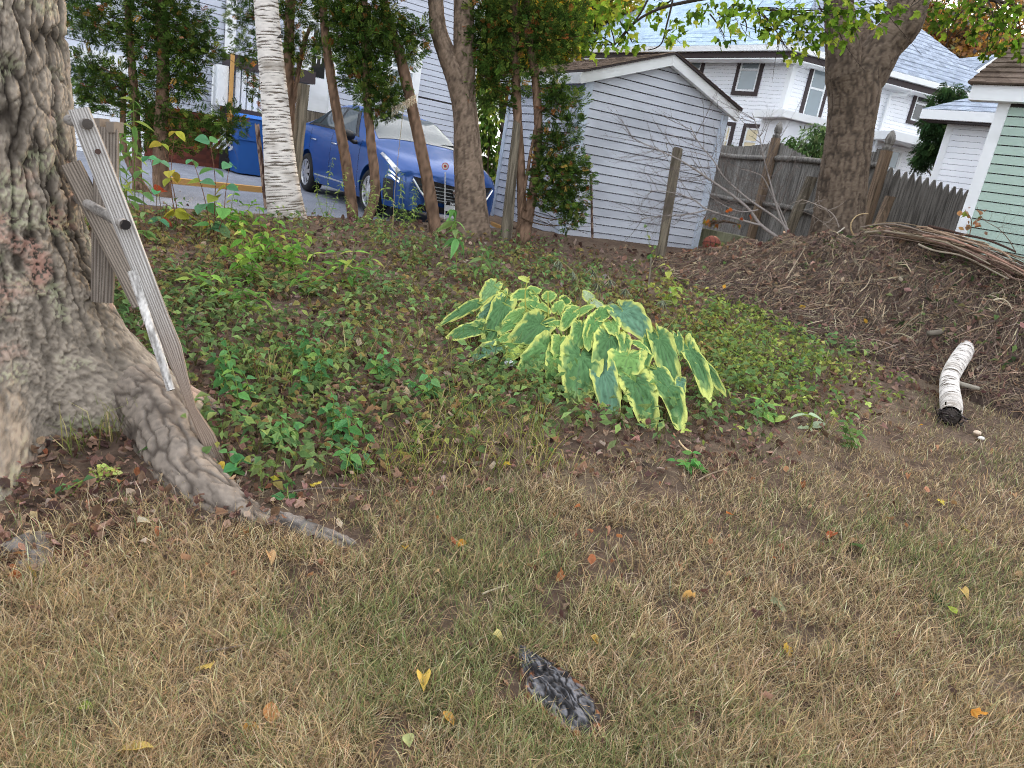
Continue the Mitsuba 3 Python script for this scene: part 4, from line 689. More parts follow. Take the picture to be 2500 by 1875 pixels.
fl = 7.5 * (np.abs(t_2) * .9 + .35 * s_ * np.sin(2.2 * t_2 + .8)) + 6 * wn(2.6, 3) + 2.0 * wn(7, 4); gro = np.abs(np.sin(fl * 1.6)); rim = np.exp(-((rr - .93) / .1) ** 2)
hz = .030 * np.clip(1.02 - rr ** 2, -1.2, 1) + .007 * gro ** .6 + .010 * rim + .012 * wn(9, 6) - .004
P = kc + ss[..., None] * LX * ax + tt[..., None] * LY * 1.15 * ay + hz[..., None] * ZUP; P[..., 2] = P[..., 2] - kc[2] + gbase(P[..., 0], P[..., 1])
ink = np.clip((.97 - rr) * 9, 0, 1); c = S('4a3d34') * (1 - ink)[..., None] + (S('232223') + (S('6c6c70') - S('232223')) * np.clip(gro * (.75 + 2 * wn(5, 7)), 0, 1)[..., None] ** 2) * ink[..., None]; c = c + (rim * np.clip(wn(6, 9) * 4 + .05, 0, .8))[..., None] * (S('a5683f') - c) * .9
put(RK + '__wood', sheet(M(), P, np.clip(c, .01, .8), False), 'mat_vc', True)
# ---------------------------------------------------------------- trees of the hedge row
CED = ['2c3f1c', '3b5124', '4a602c', '5c7434', '76883e']
def cedar(label, stem_pts, rad, blobs, Yd, dens=1.0, ntwig=2, group='cedars in the hedge row', brown=.05, extra=()):
    """stems and blobs (x, y, rx, ry, dY) given as seen in the photograph, at the distance Yd"""
    k = thing('cedar_tree', label, 'tree', group); m = M(); tops = []
    for pts, r in [(stem_pts, rad)] + list(extra):
        P = A([at(q[0], q[1], Yd + (q[2] if len(q) > 2 else 0)) for q in pts]); P[0, 2] = min(P[0, 2], gbase(P[0, 0], P[0, 1])) - .05
        bark_tube(m, P, np.interp(np.linspace(0, 1, len(P)), [0, 1], r), 60, 14, (S('77604f'), S('2a201a'), 6.0, .03), .006); tops.append(spline(P, 40))
    put(k + '__trunk', m, 'mat_bark', True); allp = np.vstack(tops); mb, mf = M(), M(); sc_ = Yd / FOC
    tx_ = stem_pts[-1][0]; hi = [(tx_ + rng.normal() * 35, -70 - 45 * i_, 70 - 6 * i_, 45, .3 * rng.normal()) for i_ in range(6)] if stem_pts[-1][1] < 0 else []
    for bx, by, rx, ry, *dY in list(blobs) + hi:
        c = at(bx, by, Yd + (dY[0] if dY else 0)); rx, ry = rx * 1.12, ry * 1.12; rad_ = A([rx * sc_, min(rx, ry) * sc_ * .9, ry * sc_])
        d2 = np.linalg.norm(allp - c, axis=1) + .6 * np.maximum(0, allp[:, 2] - c[2]); p0 = allp[np.argmin(d2)]; branchlets(mb, p0, c, .010, S('4a3a2d'), 4)
        n = max(6, int(dens * 150 * rx * ry / 1000)); u = nrm(rng.normal(size=(n, 3))) * rng.random((n, 1)) ** .45; pos = c + u * rad_; out = nrm(u + A([0, 0, .15]) + .5 * rng.normal(size=(n, 3))); out[:, 2] = out[:, 2] * .8 - .05
        zn = nrm(np.cross(out, nrm(rng.normal(size=(n, 3)))) + .2 * rng.normal(size=(n, 3))); R = basis(out, zn)
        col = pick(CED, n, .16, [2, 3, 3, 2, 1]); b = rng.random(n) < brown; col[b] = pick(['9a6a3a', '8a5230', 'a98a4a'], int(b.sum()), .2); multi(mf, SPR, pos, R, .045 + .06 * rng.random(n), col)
    put(k + '__branches', mb, 'mat_vc'); put(k + '__foliage', mf, 'mat_leaf', kind='stuff'); return k
cedar('dense dark cedar with several stems left of the porch, beside the big tree', [(400, 462), (392, 380), (398, 200), (385, -60)], (.10, .05),
      [(190, 20, 60, 55), (230, 60, 50, 40), (320, 20, 80, 50), (400, 20, 80, 60), (450, 60, 60, 50), (470, 120, 60, 45), (420, 130, 70, 50), (350, 110, 50, 40), (300, 95, 35, 30), (440, 190, 50, 40), (395, 210, 45, 35), (500, 130, 35, 20), (400, 270, 60, 30), (470, 215, 30, 25),
       (210, 150, 45, 25), (270, 190, 70, 30), (220, 200, 50, 30), (330, 200, 40, 30), (260, 245, 60, 25), (200, 245, 30, 20), (330, 270, 50, 30), (420, 330, 60, 35), (360, 330, 40, 30), (560, 300, 40, 40), (520, 330, 40, 35), (480, 300, 40, 30)], 8.3, .62, extra=[([(335, 440), (330, 250), (318, 120), (310, -40)], (.05, .03)), ([(372, 450), (300, 330), (303, 200)], (.045, .02))])
cedar('thin dark cedar right behind the birch trunk', [(708, 480), (705, 300), (705, 120), (712, -60)], (.075, .05),
      [(590, 30, 25, 60), (600, 120, 22, 35), (630, 20, 30, 30), (700, 60, 30, 60), (720, 100, 25, 25), (745, 120, 30, 22), (730, 150, 22, 25), (790, 110, 40, 30), (620, 230, 12, 30), (720, 10, 60, 30), (605, 180, 14, 25)], 9.0, .6, extra=[([(705, 235), (728, 175), (742, 110), (760, 60)], (.03, .02))])
cedar('slanting cedar stem crossing the car door', [(866, 520), (845, 400), (815, 230), (795, 90), (785, -40)], (.065, .04), [(790, 20, 40, 40), (830, 20, 40, 40), (800, 120, 25, 22), (860, 30, 40, 45), (890, 90, 45, 45)], 8.5, .6)
cedar('cedar with a crooked foot and a hanging green spray before the car windscreen', [(890, 522), (915, 470), (906, 350), (897, 250), (893, 150), (888, -30)], (.06, .035),
      [(880, 80, 55, 45), (900, 150, 60, 45), (890, 190, 50, 40), (905, 230, 35, 35), (940, 60, 35, 35), (925, 265, 32, 25), (950, 240, 25, 25), (860, 150, 30, 35), (850, 60, 40, 50), (910, 20, 70, 40), (955, 275, 20, 15)], 8.4, .75)
cedar('slanting cedar leaning across the car bonnet', [(1068, 560), (1045, 450), (1010, 280), (972, 120), (945, 40), (930, -60)], (.075, .045), [(1000, 95, 40, 35), (985, 130, 35, 28), (1020, 75, 25, 25), (955, 225, 35, 25), (930, 110, 30, 40), (960, 60, 20, 20), (975, 210, 22, 18)], 8.5, .7)
cedar('dark cedar with twin stems before the shed side wall', [(1278, 585), (1272, 430), (1262, 250), (1258, 100), (1252, -60)], (.055, .045),
      [(1190, 30, 55, 50), (1180, 110, 45, 55), (1170, 180, 45, 50), (1220, 140, 50, 50), (1230, 60, 60, 60), (1290, 40, 70, 55), (1330, 90, 60, 45), (1370, 40, 60, 45), (1150, 240, 30, 35), (1200, 210, 50, 35), (1250, 200, 40, 40), (1215, 255, 35, 20), (1160, 60, 35, 50), (1340, 150, 40, 25), (1300, 120, 40, 50), (1150, 130, 25, 40), (1400, 90, 40, 30)], 8.8, .60, extra=[([(1282, 588), (1296, 500), (1312, 380), (1308, 200), (1290, 80), (1280, -60)], (.06, .04))])
cedar('low ragged cedar branch hanging at the shed corner', [(1311, 275), (1316, 272), (1330, 268)], (.02, .012),
      [(1355, 210, 30, 22), (1380, 245, 45, 28), (1350, 270, 25, 20), (1370, 330, 40, 20), (1400, 300, 22, 15), (1340, 350, 30, 25), (1380, 390, 50, 32), (1400, 430, 40, 35), (1350, 430, 45, 35), (1340, 480, 45, 28), (1390, 480, 45, 30), (1400, 520, 25, 20), (1330, 400, 25, 20), (1385, 545, 12, 18)], 8.75, 1.0, brown=.08)
# birch
BI = thing('birch_tree', 'white birch trunk with dark flecks standing left of the car', 'tree')
def birch_surface(m, P, rad, seg, sides, seed):
    s = np.r_[0, np.cumsum(np.linalg.norm(np.diff(P, axis=0), axis=1))]; u = np.linspace(0, s[-1], seg); Pp = PchipInterpolator(s, P)(u); r = PchipInterpolator(s, rad)(u); t, a, b = frames(Pp); an = np.arange(sides) * 2 * np.pi / sides
    U, An = np.meshgrid(u, an, indexing='ij'); cyl = np.stack([np.cos(An) * .13, np.sin(An) * .13, U], -1).reshape(-1, 3); N = lambda sc, o, sd: meshkit.fbm(cyl * A(sc), o, sd).reshape(U.shape)
    fleck = np.clip((N((9, 9, 75), 3, seed) - .54) * 9, 0, 1); big = np.clip((N((5, 5, 9), 3, seed + 5) - .58) * 6, 0, 1); foot = np.clip((.45 - U) / .5, 0, 1) * N((20, 20, 20), 2, seed + 9)
    rr = r[:, None] * (1 + .03 * (N((6, 6, 4), 2, seed + 3) - .5) + .05 * np.exp(-U / .15)) - .003 * fleck
    c = S('cfc9c2') * (1 - fleck)[..., None] + S('5a5148') * fleck[..., None]; c = c + (S('8c8378') - c) * (big * .7)[..., None]; c = c + (S('6b6258') - c) * np.clip(foot * 1.3, 0, .8)[..., None]; c = c * (.85 + .3 * N((30, 30, 60), 2, seed + 7))[..., None]
    return sheet(m, Pp[:, None] + rr[..., None] * (np.cos(An)[..., None] * a[:, None] + np.sin(An)[..., None] * b[:, None]), c)
P = A([at(x, y, 8.0) for x, y in ((703, 545), (692, 470), (678, 330), (667, 200), (656, 90), (645, -60))]); P[0, 2] = gbase(*P[0, :2]) - .06; rb = A([88, 80, 66, 58, 54, 50]) * 8.0 / FOC / 2 * 1.02
put(BI + '__trunk', birch_surface(M(), P, rb, 520, 80, 3), 'mat_bark', True)
for px, py, s in ((636, 96, 1), (683, 95, 1), (640, 205, .7)):
    c = at(px, py, 7.90); m = M(); put(BI + '__branch_scar', m.add(c + A([[-.035, 0, 0], [.045, 0, .015], [.005, 0, .05], [0, -.02, .015]]) * s, [[0, 1, 3], [1, 2, 3], [2, 0, 3]], S('3a3631')), 'mat_vc')
# forked tree
FT = thing('forked_tree', 'grey-brown tree forking into two stems right of the car', 'tree'); m = M(); st_ = (S('7d6c5d'), S('2b241e'), 5.0, .035)
PB = A([at(x, y, 8.75) for x, y in ((1156, 590), (1150, 500), (1142, 380), (1135, 270), (1122, 200), (1090, 130), (1068, 60), (1066, -60))]); PB[0, 2] -= .05
bark_tube(m, PB, A([100, 76, 66, 56, 58, 42, 36, 32]) * 8.75 / FOC / 2, 240, 46, st_, .006)
PC = A([at(x, y, 8.75) for x, y in ((1137, 290), (1134, 200), (1132, 100), (1134, -60))]); bark_tube(m, PC, A([40, 50, 46, 44]) * 8.75 / FOC / 2, 120, 36, st_, .006); put(FT + '__trunk', m, 'mat_bark', True)
# maple
MP = thing('maple_tree', 'stout maple trunk dividing into two limbs in front of the board fence', 'tree'); st_ = (S('6f6154'), S('231d19'), 5.0, .05); Ym = 9.9
mp = lambda *q: A([at(x, y, Ym + (d[0] if d else 0)) for x, y, *d in q])
P = mp((2030, 640), (2043, 560), (2058, 440), (2075, 320), (2085, 230), (2083, 180)); m = M(); bark_tube(m, P, A([140, 118, 106, 100, 108, 116]) * Ym / FOC / 2, 420, 96, st_, .011)
bark_tube(m, mp((2068, 250), (2060, 190), (2058, 120), (2050, 40), (2045, -80)), A([52, 74, 72, 62, 56]) * Ym / FOC / 2, 220, 60, st_, .010)
bark_tube(m, mp((2085, 240), (2118, 180), (2160, 110), (2205, 50), (2240, -70)), A([64, 88, 80, 82, 78]) * Ym / FOC / 2, 240, 60, st_, .010)
bark_tube(m, mp((2098, 170, .1), (2112, 110, .25), (2112, 60, .4)), A([44, 40, 34]) * Ym / FOC / 2, 60, 30, st_, .008); put(MP + '__trunk', m, 'mat_bark', True)
mb, mf = M(), M(); MCOL = ['4f6b22', '6b8a2e', '86a23c', 'a9b84a', '3d5420']
def canopy(mb, mf, specs, size, temps, cols, wts, src, twig=.012, dens=1.0, br=S('2f271f'), Yb=Ym):
    for bx, by, rx, ry, dY in specs:
        Yd = Yb + dY; c = at(bx, by, Yd); sc_ = Yd / FOC; rad_ = A([rx * sc_, rx * sc_, ry * sc_])
        if src is not None: p0 = src[np.argmin(np.linalg.norm(src - c, axis=1))]; branchlets(mb, p0, c, twig, br, 4)
        n = max(4, int(dens * 26 * rx * ry / 1000)); u = nrm(rng.normal(size=(n, 3))) * rng.random((n, 1)) ** .5; pos = c + u * rad_; yv = u * .6 + rng.normal(size=(n, 3)) * .6 + A([0, 0, -.75]); zv = A([0, -.35, .9]) + .6 * rng.normal(size=(n, 3))
        multi(mf, temps, pos, basis(nrm(yv), nrm(zv)), size * (.65 + .6 * rng.random(n)), pick(cols, n, .18, wts))
limbs = np.vstack([spline(mp((1850, 20, -.5), (1700, 40, -.6), (1600, 60, -.8), (1500, 110, -.8)), 20), spline(mp((2045, -80), (1950, -10), (1850, 20, -.5)), 10), spline(mp((2240, -70), (2330, -30, -.3), (2420, 0, -.4), (2520, 20, -.4)), 14), spline(mp((1640, -40, -.6), (1632, 40, -.8), (1622, 90, -.8), (1585, 122, -.9)), 12)])
for pts, r in (((mp((2045, -80), (1950, -30), (1850, -20, -.5), (1700, 0, -.6), (1570, 40, -.8), (1500, 110, -.8))), .03), (mp((1640, -60, -.6), (1642, 0, -.7), (1628, 60, -.8), (1618, 100, -.8), (1582, 122, -.9)), .014), (mp((1590, -20, -.6), (1565, 30, -.7), (1528, 80, -.8), (1500, 125, -.9)), .014), (mp((2240, -70), (2330, -30, -.3), (2420, 0, -.4), (2520, 20, -.4)), .03)):
    limb(mb, list(pts), [r, r * .8, r * .4], S('2f271f'), 24, 6)
canopy(mb, mf, [(1430, 60, 60, 40, -.6), (1490, 20, 50, 30, -.6), (1460, 110, 45, 25, -.9), (1530, 60, 40, 35, -.8), (1545, 105, 30, 14, -.9), (1600, 20, 35, 25, -.6), (1640, 70, 28, 22, -.9), (1655, 95, 18, 10, -.9), (1700, 30, 30, 25, -.8), (1430, 5, 60, 15, -.5), (1730, 10, 25, 14, -.8)], .105, LB, MCOL, [1, 3, 3, 2, 1], limbs, .010, 1.15)
canopy(mb, mf, [(1790, 10, 40, 20, -.8), (1780, 50, 22, 20, -.9), (1770, 90, 18, 16, -.9), (1850, 30, 40, 25, -.9), (1920, 30, 45, 30, -1.0), (1890, 75, 30, 20, -1.0), (1960, 65, 30, 28, -1.1), (1950, 110, 22, 18, -1.1), (1930, 135, 16, 12, -1.1), (2000, 30, 35, 30, -1.2), (2025, 80, 25, 25, -1.2), (1990, 110, 18, 16, -1.2), (2060, 20, 30, 30, -1.2), (2070, 75, 22, 30, -1.2), (2095, 50, 20, 25, -1.0), (2130, 15, 25, 18, -.9), (2150, 60, 14, 16, -1.0), (1820, 80, 14, 10, -.9), (2160, 15, 22, 18, -.9), (2200, 30, 14, 20, -.9)], .11, LB, MCOL, [2, 3, 3, 2, 1], limbs, .010, 1.15)
canopy(mb, mf, [(2290, 20, 35, 22, -.6), (2340, 25, 40, 28, -.7), (2310, 60, 26, 18, -.7), (2400, 20, 40, 25, -.7), (2450, 50, 40, 35, -.8), (2480, 20, 40, 25, -.7), (2390, 65, 25, 18, -.8), (2440, 100, 28, 22, -.9), (2410, 130, 24, 14, -.9), (2480, 95, 25, 30, -.9), (2375, 85, 16, 14, -.8), (2490, 130, 14, 12, -.9)], .11, LB, MCOL, [3, 3, 2, 1, 2], limbs, .010, 1.0)
put(MP + '__branches', mb, 'mat_vc'); put(MP + '__foliage', mf, 'mat_leaf', kind='stuff')
# trees beyond the houses: trunk, limbs, crown of separate leaves
def far_tree(label, bx, by, rx, ry, Yd, cols, wts, n, size, trunkx=None, hole=.47):
    k = thing('background_tree', label, 'tree', 'trees beyond the houses'); c = at(bx, by, Yd); sc_ = Yd / FOC; rad_ = A([rx, rx * .8, ry]) * sc_; mb, mf = M(), M()
    b0 = A([at(trunkx or bx, by, Yd)[0], Yd, .3]); limb(mb, [b0, (b0 + c) / 2 + A([.2, 0, 0]), c + A([0, 0, rad_[2] * .5])], [.35, .25, .05], S('3c332b'), 14, 8)
    for _ in range(16): e = c + nrm(rng.normal(size=3)) * rad_ * .85; s = b0 + (c - b0) * (.35 + .6 * rng.random()); branchlets(mb, s, e, .07, S('3c332b'), 5)
    u = nrm(rng.normal(size=(n * 2, 3))) * rng.random((n * 2, 1)) ** .4; pos = c + u * rad_; keep = meshkit.fbm(pos * (1.3 / (rad_[0] / 2.0)) , 3, 5) > hole; pos, u = pos[keep][:n], u[keep][:n]; n = len(pos)
    put(k + '__trunk', mb, 'mat_vc'); multi(mf, LB[:2] + OV[:1], pos, basis(nrm(u * .5 + rng.normal(size=(n, 3))), nrm(A([0, -.3, .8]) + .7 * rng.normal(size=(n, 3)))), size * (.7 + .6 * rng.random(n)), pick(cols, n, .2, wts)); put(k + '__crown', mf, 'mat_leaf', kind='stuff')
AUT = ['c29a4a', 'b58550', '8f7c5a', '85835a', '9a7450', '7a766a']
far_tree('golden autumn tree filling the gap between grey house and shed roof', 1270, 60, 150, 170, 24, ['8a8a35', 'b59a35', 'd0a030', '5f7030', '7f8a3a'], [3, 3, 2, 2, 2], 5200, .26)
far_tree('yellow-green tree rising over the shed roof', 1430, 60, 120, 120, 29, ['9aa040', 'b5ac45', '6f7a35', 'c9a53a'], [3, 3, 2, 1], 3800, .28)
far_tree('orange-brown autumn tree above the white gable', 2330, 90, 150, 130, 44, AUT, [3, 3, 3, 1, 2, 2], 5200, .33, hole=.53)
far_tree('brown thinning tree at the upper right corner', 2500, 100, 130, 130, 48, AUT, [1, 2, 3, 1, 2, 4], 4200, .33, hole=.54)
far_tree('thin autumn tree behind the grey hip roof', 2190, 60, 90, 100, 46, AUT, [2, 2, 3, 2, 1, 2], 2200, .36, hole=.5)
def shrub(label, blobs, Yd, cols, wts, size, temps, dens, name='shrub', cat='shrub', foot=None):
    k = thing(name, label, cat); mb, mf = M(), M(); f0 = at(foot[0], foot[1], Yd) if foot else at(blobs[0][0], blobs[0][1] + blobs[0][3], Yd)
    for b in blobs: limb(mb, [f0, (f0 + at(b[0], b[1], Yd)) / 2 + rng.normal(size=3) * .05, at(b[0], b[1], Yd)], [.03, .02, .008], S('4a3b2e'), 8, 5)
    canopy(mb, mf, [(*b[:4], b[4] if len(b) > 4 else 0) for b in blobs], size, temps, cols, wts, None, dens=dens, Yb=Yd); put(k + '__stems', mb, 'mat_vc'); put(k + '__foliage', mf, 'mat_leaf', kind='stuff')
shrub('glossy broadleaf evergreen shrub rising behind the fence left of the maple', [(1990, 345, 45, 38), (1960, 370, 40, 25), (2020, 330, 35, 22), (2000, 375, 50, 22), (1900, 370, 35, 18), (1860, 385, 30, 15), (1810, 372, 40, 14), (1780, 378, 22, 10), (1930, 350, 20, 18)], 15.5, ['4a6238', '5f7a48', '7f9660', '36492a'], [3, 3, 2, 2], .13, LN, 9, foot=(1950, 480))
shrub('tall dark conifer in the gap between white house and garage', [(2320, 225, 24, 20), (2345, 222, 14, 14), (2300, 255, 28, 25), (2275, 300, 28, 30), (2290, 340, 30, 40), (2265, 370, 28, 25), (2250, 395, 22, 14), (2310, 280, 18, 22)], 19.0, ['2b3f25', '3a5230', '4a6138'], [3, 3, 1], .2, SPR, 8, 'conifer_tree', 'tree', (2290, 470))
shrub('bushy green shrub in the gap between forked tree and shed', [(1195, 300, 25, 40, 0), (1190, 350, 28, 40, 0), (1205, 400, 18, 30, 0), (1185, 250, 25, 35, 0), (1210, 440, 14, 22, -.5), (1175, 400, 15, 25, 0)], 14.5, ['4f6a2e', '6b8a3c', '9aa84a', '35491f'], [3, 3, 2, 2],   .12, OV, 7, foot=(1195, 520))
shrub('small rust and yellow plant growing in the timber bed', [(1735, 538, 16, 10, 0), (1750, 545, 12, 6, 0), (1803, 548, 9, 4, -.4)], 11.3, ['8a7a30', 'a5652c', '6b7a35', '7a4a2a'], [3, 2, 2, 1], .08, OV, 6, 'bedding_plant', 'plant')
# ---------------------------------------------------------------- old ladder and split post by the big tree
def plank(m, p0, p1, w, th, ridge=.0016, light='b9b6b2', dark='57504a', brown=None, nl=140, nw=30, bow=0.0, seed=1):
    r_ = np.random.default_rng(seed); s = np.linspace(0, 1, nl); ax = nrm(p1 - p0); view = nrm(CAM - (p0 + p1) / 2); fz = nrm(view - ax * (view @ ax)); sx = np.cross(ax, fz); W = np.interp(s, np.linspace(0, 1, len(w[0])), w[0]); O = np.interp(s, np.linspace(0, 1, len(w[1])), w[1])
    u = np.linspace(-.5, .5, nw); uu = np.stack([s[:, None] * 2 + 0 * u, u[None] * 8 + .6 * meshkit.noise(np.stack([s[:, None] * 3 + 0 * u, u[None] * 2 + 0 * s[:, None], 0 * s[:, None] * u], -1), seed), 0 * s[:, None] * u], -1)
    g_ = .5 + .5 * np.sin(uu[..., 1] * 6.0 + 3 * meshkit.noise(uu * A([1.5, .6, 1]), seed + 2)); g_ = g_ * .6 + .4 * meshkit.fbm(uu * A([4, 9, 1]), 3, seed)
    edge = np.clip((.5 - np.abs(u)) / .08, 0, 1) ** .5
    F_ = p0 + ax * (s * np.linalg.norm(p1 - p0))[:, None, None] + sx * (u[None] * W[:, None] + O[:, None])[..., None] + fz * (th / 2 * edge[None] + ridge * (g_ - .5) + bow * np.sin(np.pi * s)[:, None])[..., None]
    B_ = F_ - fz * (th * edge[None] + .0)[..., None]; col = S(dark) + (S(light) - S(dark)) * np.clip(g_ * 1.35 - .1, 0, 1)[..., None] * (.75 + .5 * meshkit.fbm(uu * A([6, 3, 1]), 3, 9))[..., None]
    if brown: k = np.clip((s - brown[0]) / brown[1], 0, 1)[:, None, None] * .75; col = col * (1 - k) + k * (S('7d6552') * (.45 + .9 * g_)[..., None])
    ring = np.concatenate([F_, B_[:, ::-1]], 1); cc = np.concatenate([col, col[:, ::-1] * .8], 1); sheet(m, ring, np.clip(cc, .01, .9)); k = ring.shape[1]
    for row in (ring[0], ring[-1]): m.add(np.vstack([row, row.mean(0)]), [[i, (i + 1) % k, k] for i in range(k)], S('6a635c'))
    return m
LD = thing('ladder', 'broken weathered grey wooden ladder leaning on the big tree trunk', 'ladder')
ft = gp(532, 1122); r0_, r1_ = at(192, 266, 2.70), ft + A([0, 0, -.02]); pxm = 2.75 / FOC
put(LD + '__rail', plank(M(), r0_, r1_, ([44 * pxm, 49 * pxm, 49 * pxm, 48 * pxm, 46 * pxm, 44 * pxm, 43 * pxm, 46 * pxm, 30 * pxm, 22 * pxm, 40 * pxm, 46 * pxm], [0] * 8 + [.006, .014, 0, 0]), .036, brown=(.45, .35), seed=3), 'mat_vc', 40, label='grey ridged rail with a rotted brown foot')
put(LD + '__rail', plank(M(), at(172, 400, 2.98), at(348, 745, 2.94), ([52 * pxm] * 3, [0] * 3), .034, light='8f857a', dark='4a423b', seed=5), 'mat_vc', 40, label='brown second rail standing behind the first')
def dowel(key, a, b, r, light='8f8a85', lab=None, seed=0):
    m = M(); P = a + (b - a) * np.linspace(0, 1, 4)[:, None]; bark_tube(m, P, [r * .95, r, r, r * .92], 60, 18, (S(light), S('3a3531'), 14.0, .012), .0015); t = nrm(b - a)
    for c_, sg in ((a, -1), (b, 1)): m.add(np.vstack([m.v[0][:18] if sg < 0 else m.v[0][-18:], c_ + t * .004 * sg]), [[i, (i + 1) % 18, 18] for i in range(18)], S('4a4541'))
    put(key, m, 'mat_vc', 45, **({'label': lab} if lab else {}))
dowel(LD + '__rung', at(168, 293, 2.86), at(214, 303, 2.664), .020); dowel(LD + '__rung', at(188, 485, 3.05), at(305, 549, 2.672), .021)
for px, py, rr in ((212, 300, .0155), (307, 549, .0175), (239, 370, .010)):
    c = at(px, py, 2.672); v = nrm(CAM - c); put(LD + '__peg', tube(M(), [c - v * .02, c + v * .004], rr, 18, S('221f1e') if rr > .012 else S('4a3b36')), 'mat_vc')
dowel(LD + '__loose_rung', at(322, 662, 2.70), at(418, 952, 2.62), .0165, 'c4c1bd', 'pale loose rung hanging beside the rail')
k_ = thing('fence_post', 'short split grey post with a hollowed top standing behind the ladder', 'post')
m = M(); p0, p1 = at(250, 735, 2.98), at(263, 312, 3.02); w_ = 55 * 3.0 / FOC; plank(m, p1, p0, ([w_ * .9, w_, w_, w_ * .92], [0] * 4), .075, light='8a8178', dark='453d36', seed=8, ridge=.004); put(k_ + '__wood', m, 'mat_vc', 40)
m = M(); top = p1; ux = nrm(CR); 
for q0, q1, s in (((-.046, 0), (-.012, 0), .035), ((.012, 0), (.045, 0), .022)):
    a, b = top + ux * q0[0], top + ux * q1[0]; obox(m, a - A([0, .035, .02]), b - a, A([0, .07, 0]), ZUP * (.02 + s), S('7a7168'))
put(k_ + '__horn', m, 'mat_vc')
# ---------------------------------------------------------------- lawn: blades of grass
def blades(m, xy_, L, Wd, cols, lean, z0=None, bend=.6):
    n = len(xy_); az = rng.random(n) * 2 * np.pi; d = np.stack([np.cos(az), np.sin(az), 0 * az], -1); s = np.stack([-np.sin(az + .7 * rng.normal(size=n)), np.cos(az), 0 * az], -1); ln = np.abs(lean * (.35 + rng.random(n)))
    z = gbase(xy_[:, 0], xy_[:, 1]) if z0 is None else z0; b = np.column_stack([xy_, z - .004]); a1 = np.clip(ln, 0, 1.45); a2 = np.clip(ln + bend * rng.random(n), 0, 1.75)
    up = lambda a: d * np.sin(a)[:, None] + ZUP * np.cos(a)[:, None]; h = b + up(a1) * (L * .55)[:, None]; t = h + up(a2) * (L * .45)[:, None]; w = s * Wd[:, None] / 2
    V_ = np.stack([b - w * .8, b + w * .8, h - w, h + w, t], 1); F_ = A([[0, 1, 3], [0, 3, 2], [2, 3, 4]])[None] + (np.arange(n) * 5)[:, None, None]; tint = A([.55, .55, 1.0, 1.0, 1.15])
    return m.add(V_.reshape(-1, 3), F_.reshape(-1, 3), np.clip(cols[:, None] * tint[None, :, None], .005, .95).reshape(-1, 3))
STRAW = ['c2ae8a', 'b09b78', 'd0c2a2', '9c8a6a', '8f7b62']; GREEN = ['7a8456', '868f60', '67744a', '96986a']
def sample(n, x0, x1, y0, y1, k=1.5):
    y = (y0 ** (1 - k) + rng.random(n) * (y1 ** (1 - k) - y0 ** (1 - k))) ** (1 / (1 - k)); x = .3 + (rng.random(n) * (x1 - x0) + x0) * (y + .25); return np.column_stack([x, y])
def inview(q, mar=60):
    v = np.column_stack([q, gbase(q[:, 0], q[:, 1])]) - CAM; Z = v @ _f; px, py = 1250 + FOC * (v @ CR) / np.maximum(Z, .1), 937.5 - FOC * (v @ CU) / np.maximum(Z, .1); return (Z > .2) & (px > -mar - 200) & (px < 2500 + mar + 200) & (py < 1875 + 3 * mar)
q = sample(560000, -1.0, 1.0, .95, 9, 1.75); q = q[inview(q)]; bd = bedness(q[:, 0], q[:, 1])
N3 = lambda q, s, sd: meshkit.fbm(np.column_stack([q * s, 0 * q[:, 0]]), 3, sd)
patchy = N3(q, 1.5, 3); tuft = N3(q, 7.0, 8); rt = np.hypot((q[:, 0] + 2.36) / 1.35, (q[:, 1] - 2.95) / 1.25)
bare = np.clip((N3(q, 1.7, 14) - .55) * 5, 0, 1); dens = np.clip(1.25 * np.clip((tuft - .22) * 3.2, .2, 1) - .25 * bare, .05, 1) * np.clip((-bd + .10) / .35, .04, 1) * np.clip((rt - .82) / .35, .06, 1)
rk = np.hypot((q - kc[:2]) @ ax[:2] / (LX * 1.02), (q - kc[:2]) @ ay[:2] / (LY * 1.02)); dens = np.where(rk < 1, .0, dens)
rootl = shapely.LineString([gp(*p_)[:2] for p_ in ((560, 1240), (690, 1268), (800, 1305), (890, 1338))]); dens = np.where(shapely.distance(shapely.points(q), rootl) < .05, .02, dens)
logl = shapely.LineString([gp(2318, 1010)[:2], gp(2385, 870)[:2]]); dens = np.where(shapely.distance(shapely.points(q), logl) < .07, .1, dens)
keep = rng.random(len(q)) < dens; q, bd, patchy = q[keep], bd[keep], patchy[keep]; n = len(q)
gr_ = rng.random(n) < np.clip((N3(q, 2.1, 5) - .42) * 1.7, .06, .5); cols = pick(STRAW, n, .22, [3, 3, 2, 2, 2]); cols[gr_] = pick(GREEN, int(gr_.sum()), .2)
L = (.034 + .072 * rng.random(n) ** 1.5) * (.75 + .6 * N3(q, 3, 6)) * np.where(gr_, .95, 1.0) * np.clip(1.1 - .05 * q[:, 1], .7, 1); wdt = (.0011 + .0012 * rng.random(n)) * np.clip(.75 + .22 * q[:, 1], 1, 2.2)
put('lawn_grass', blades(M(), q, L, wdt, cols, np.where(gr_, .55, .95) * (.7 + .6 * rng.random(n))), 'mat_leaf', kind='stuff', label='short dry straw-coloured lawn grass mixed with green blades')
nb = 9000; q2 = q[rng.choice(n, nb)] + .02 * rng.normal(size=(nb, 2)); th_ = pick(['8f7c5c', 'a9966f', '77664a', '5b4a3a'], nb, .25)
put('dead_thatch', blades(M(), q2, .03 + .06 * rng.random(nb), .0012 + .0012 * rng.random(nb), th_, np.full(nb, 1.5), gbase(q2[:, 0], q2[:, 1]) + .012 * rng.random(nb) + .005, .3), 'mat_leaf', kind='stuff', label='flattened dead straw lying in the lawn')
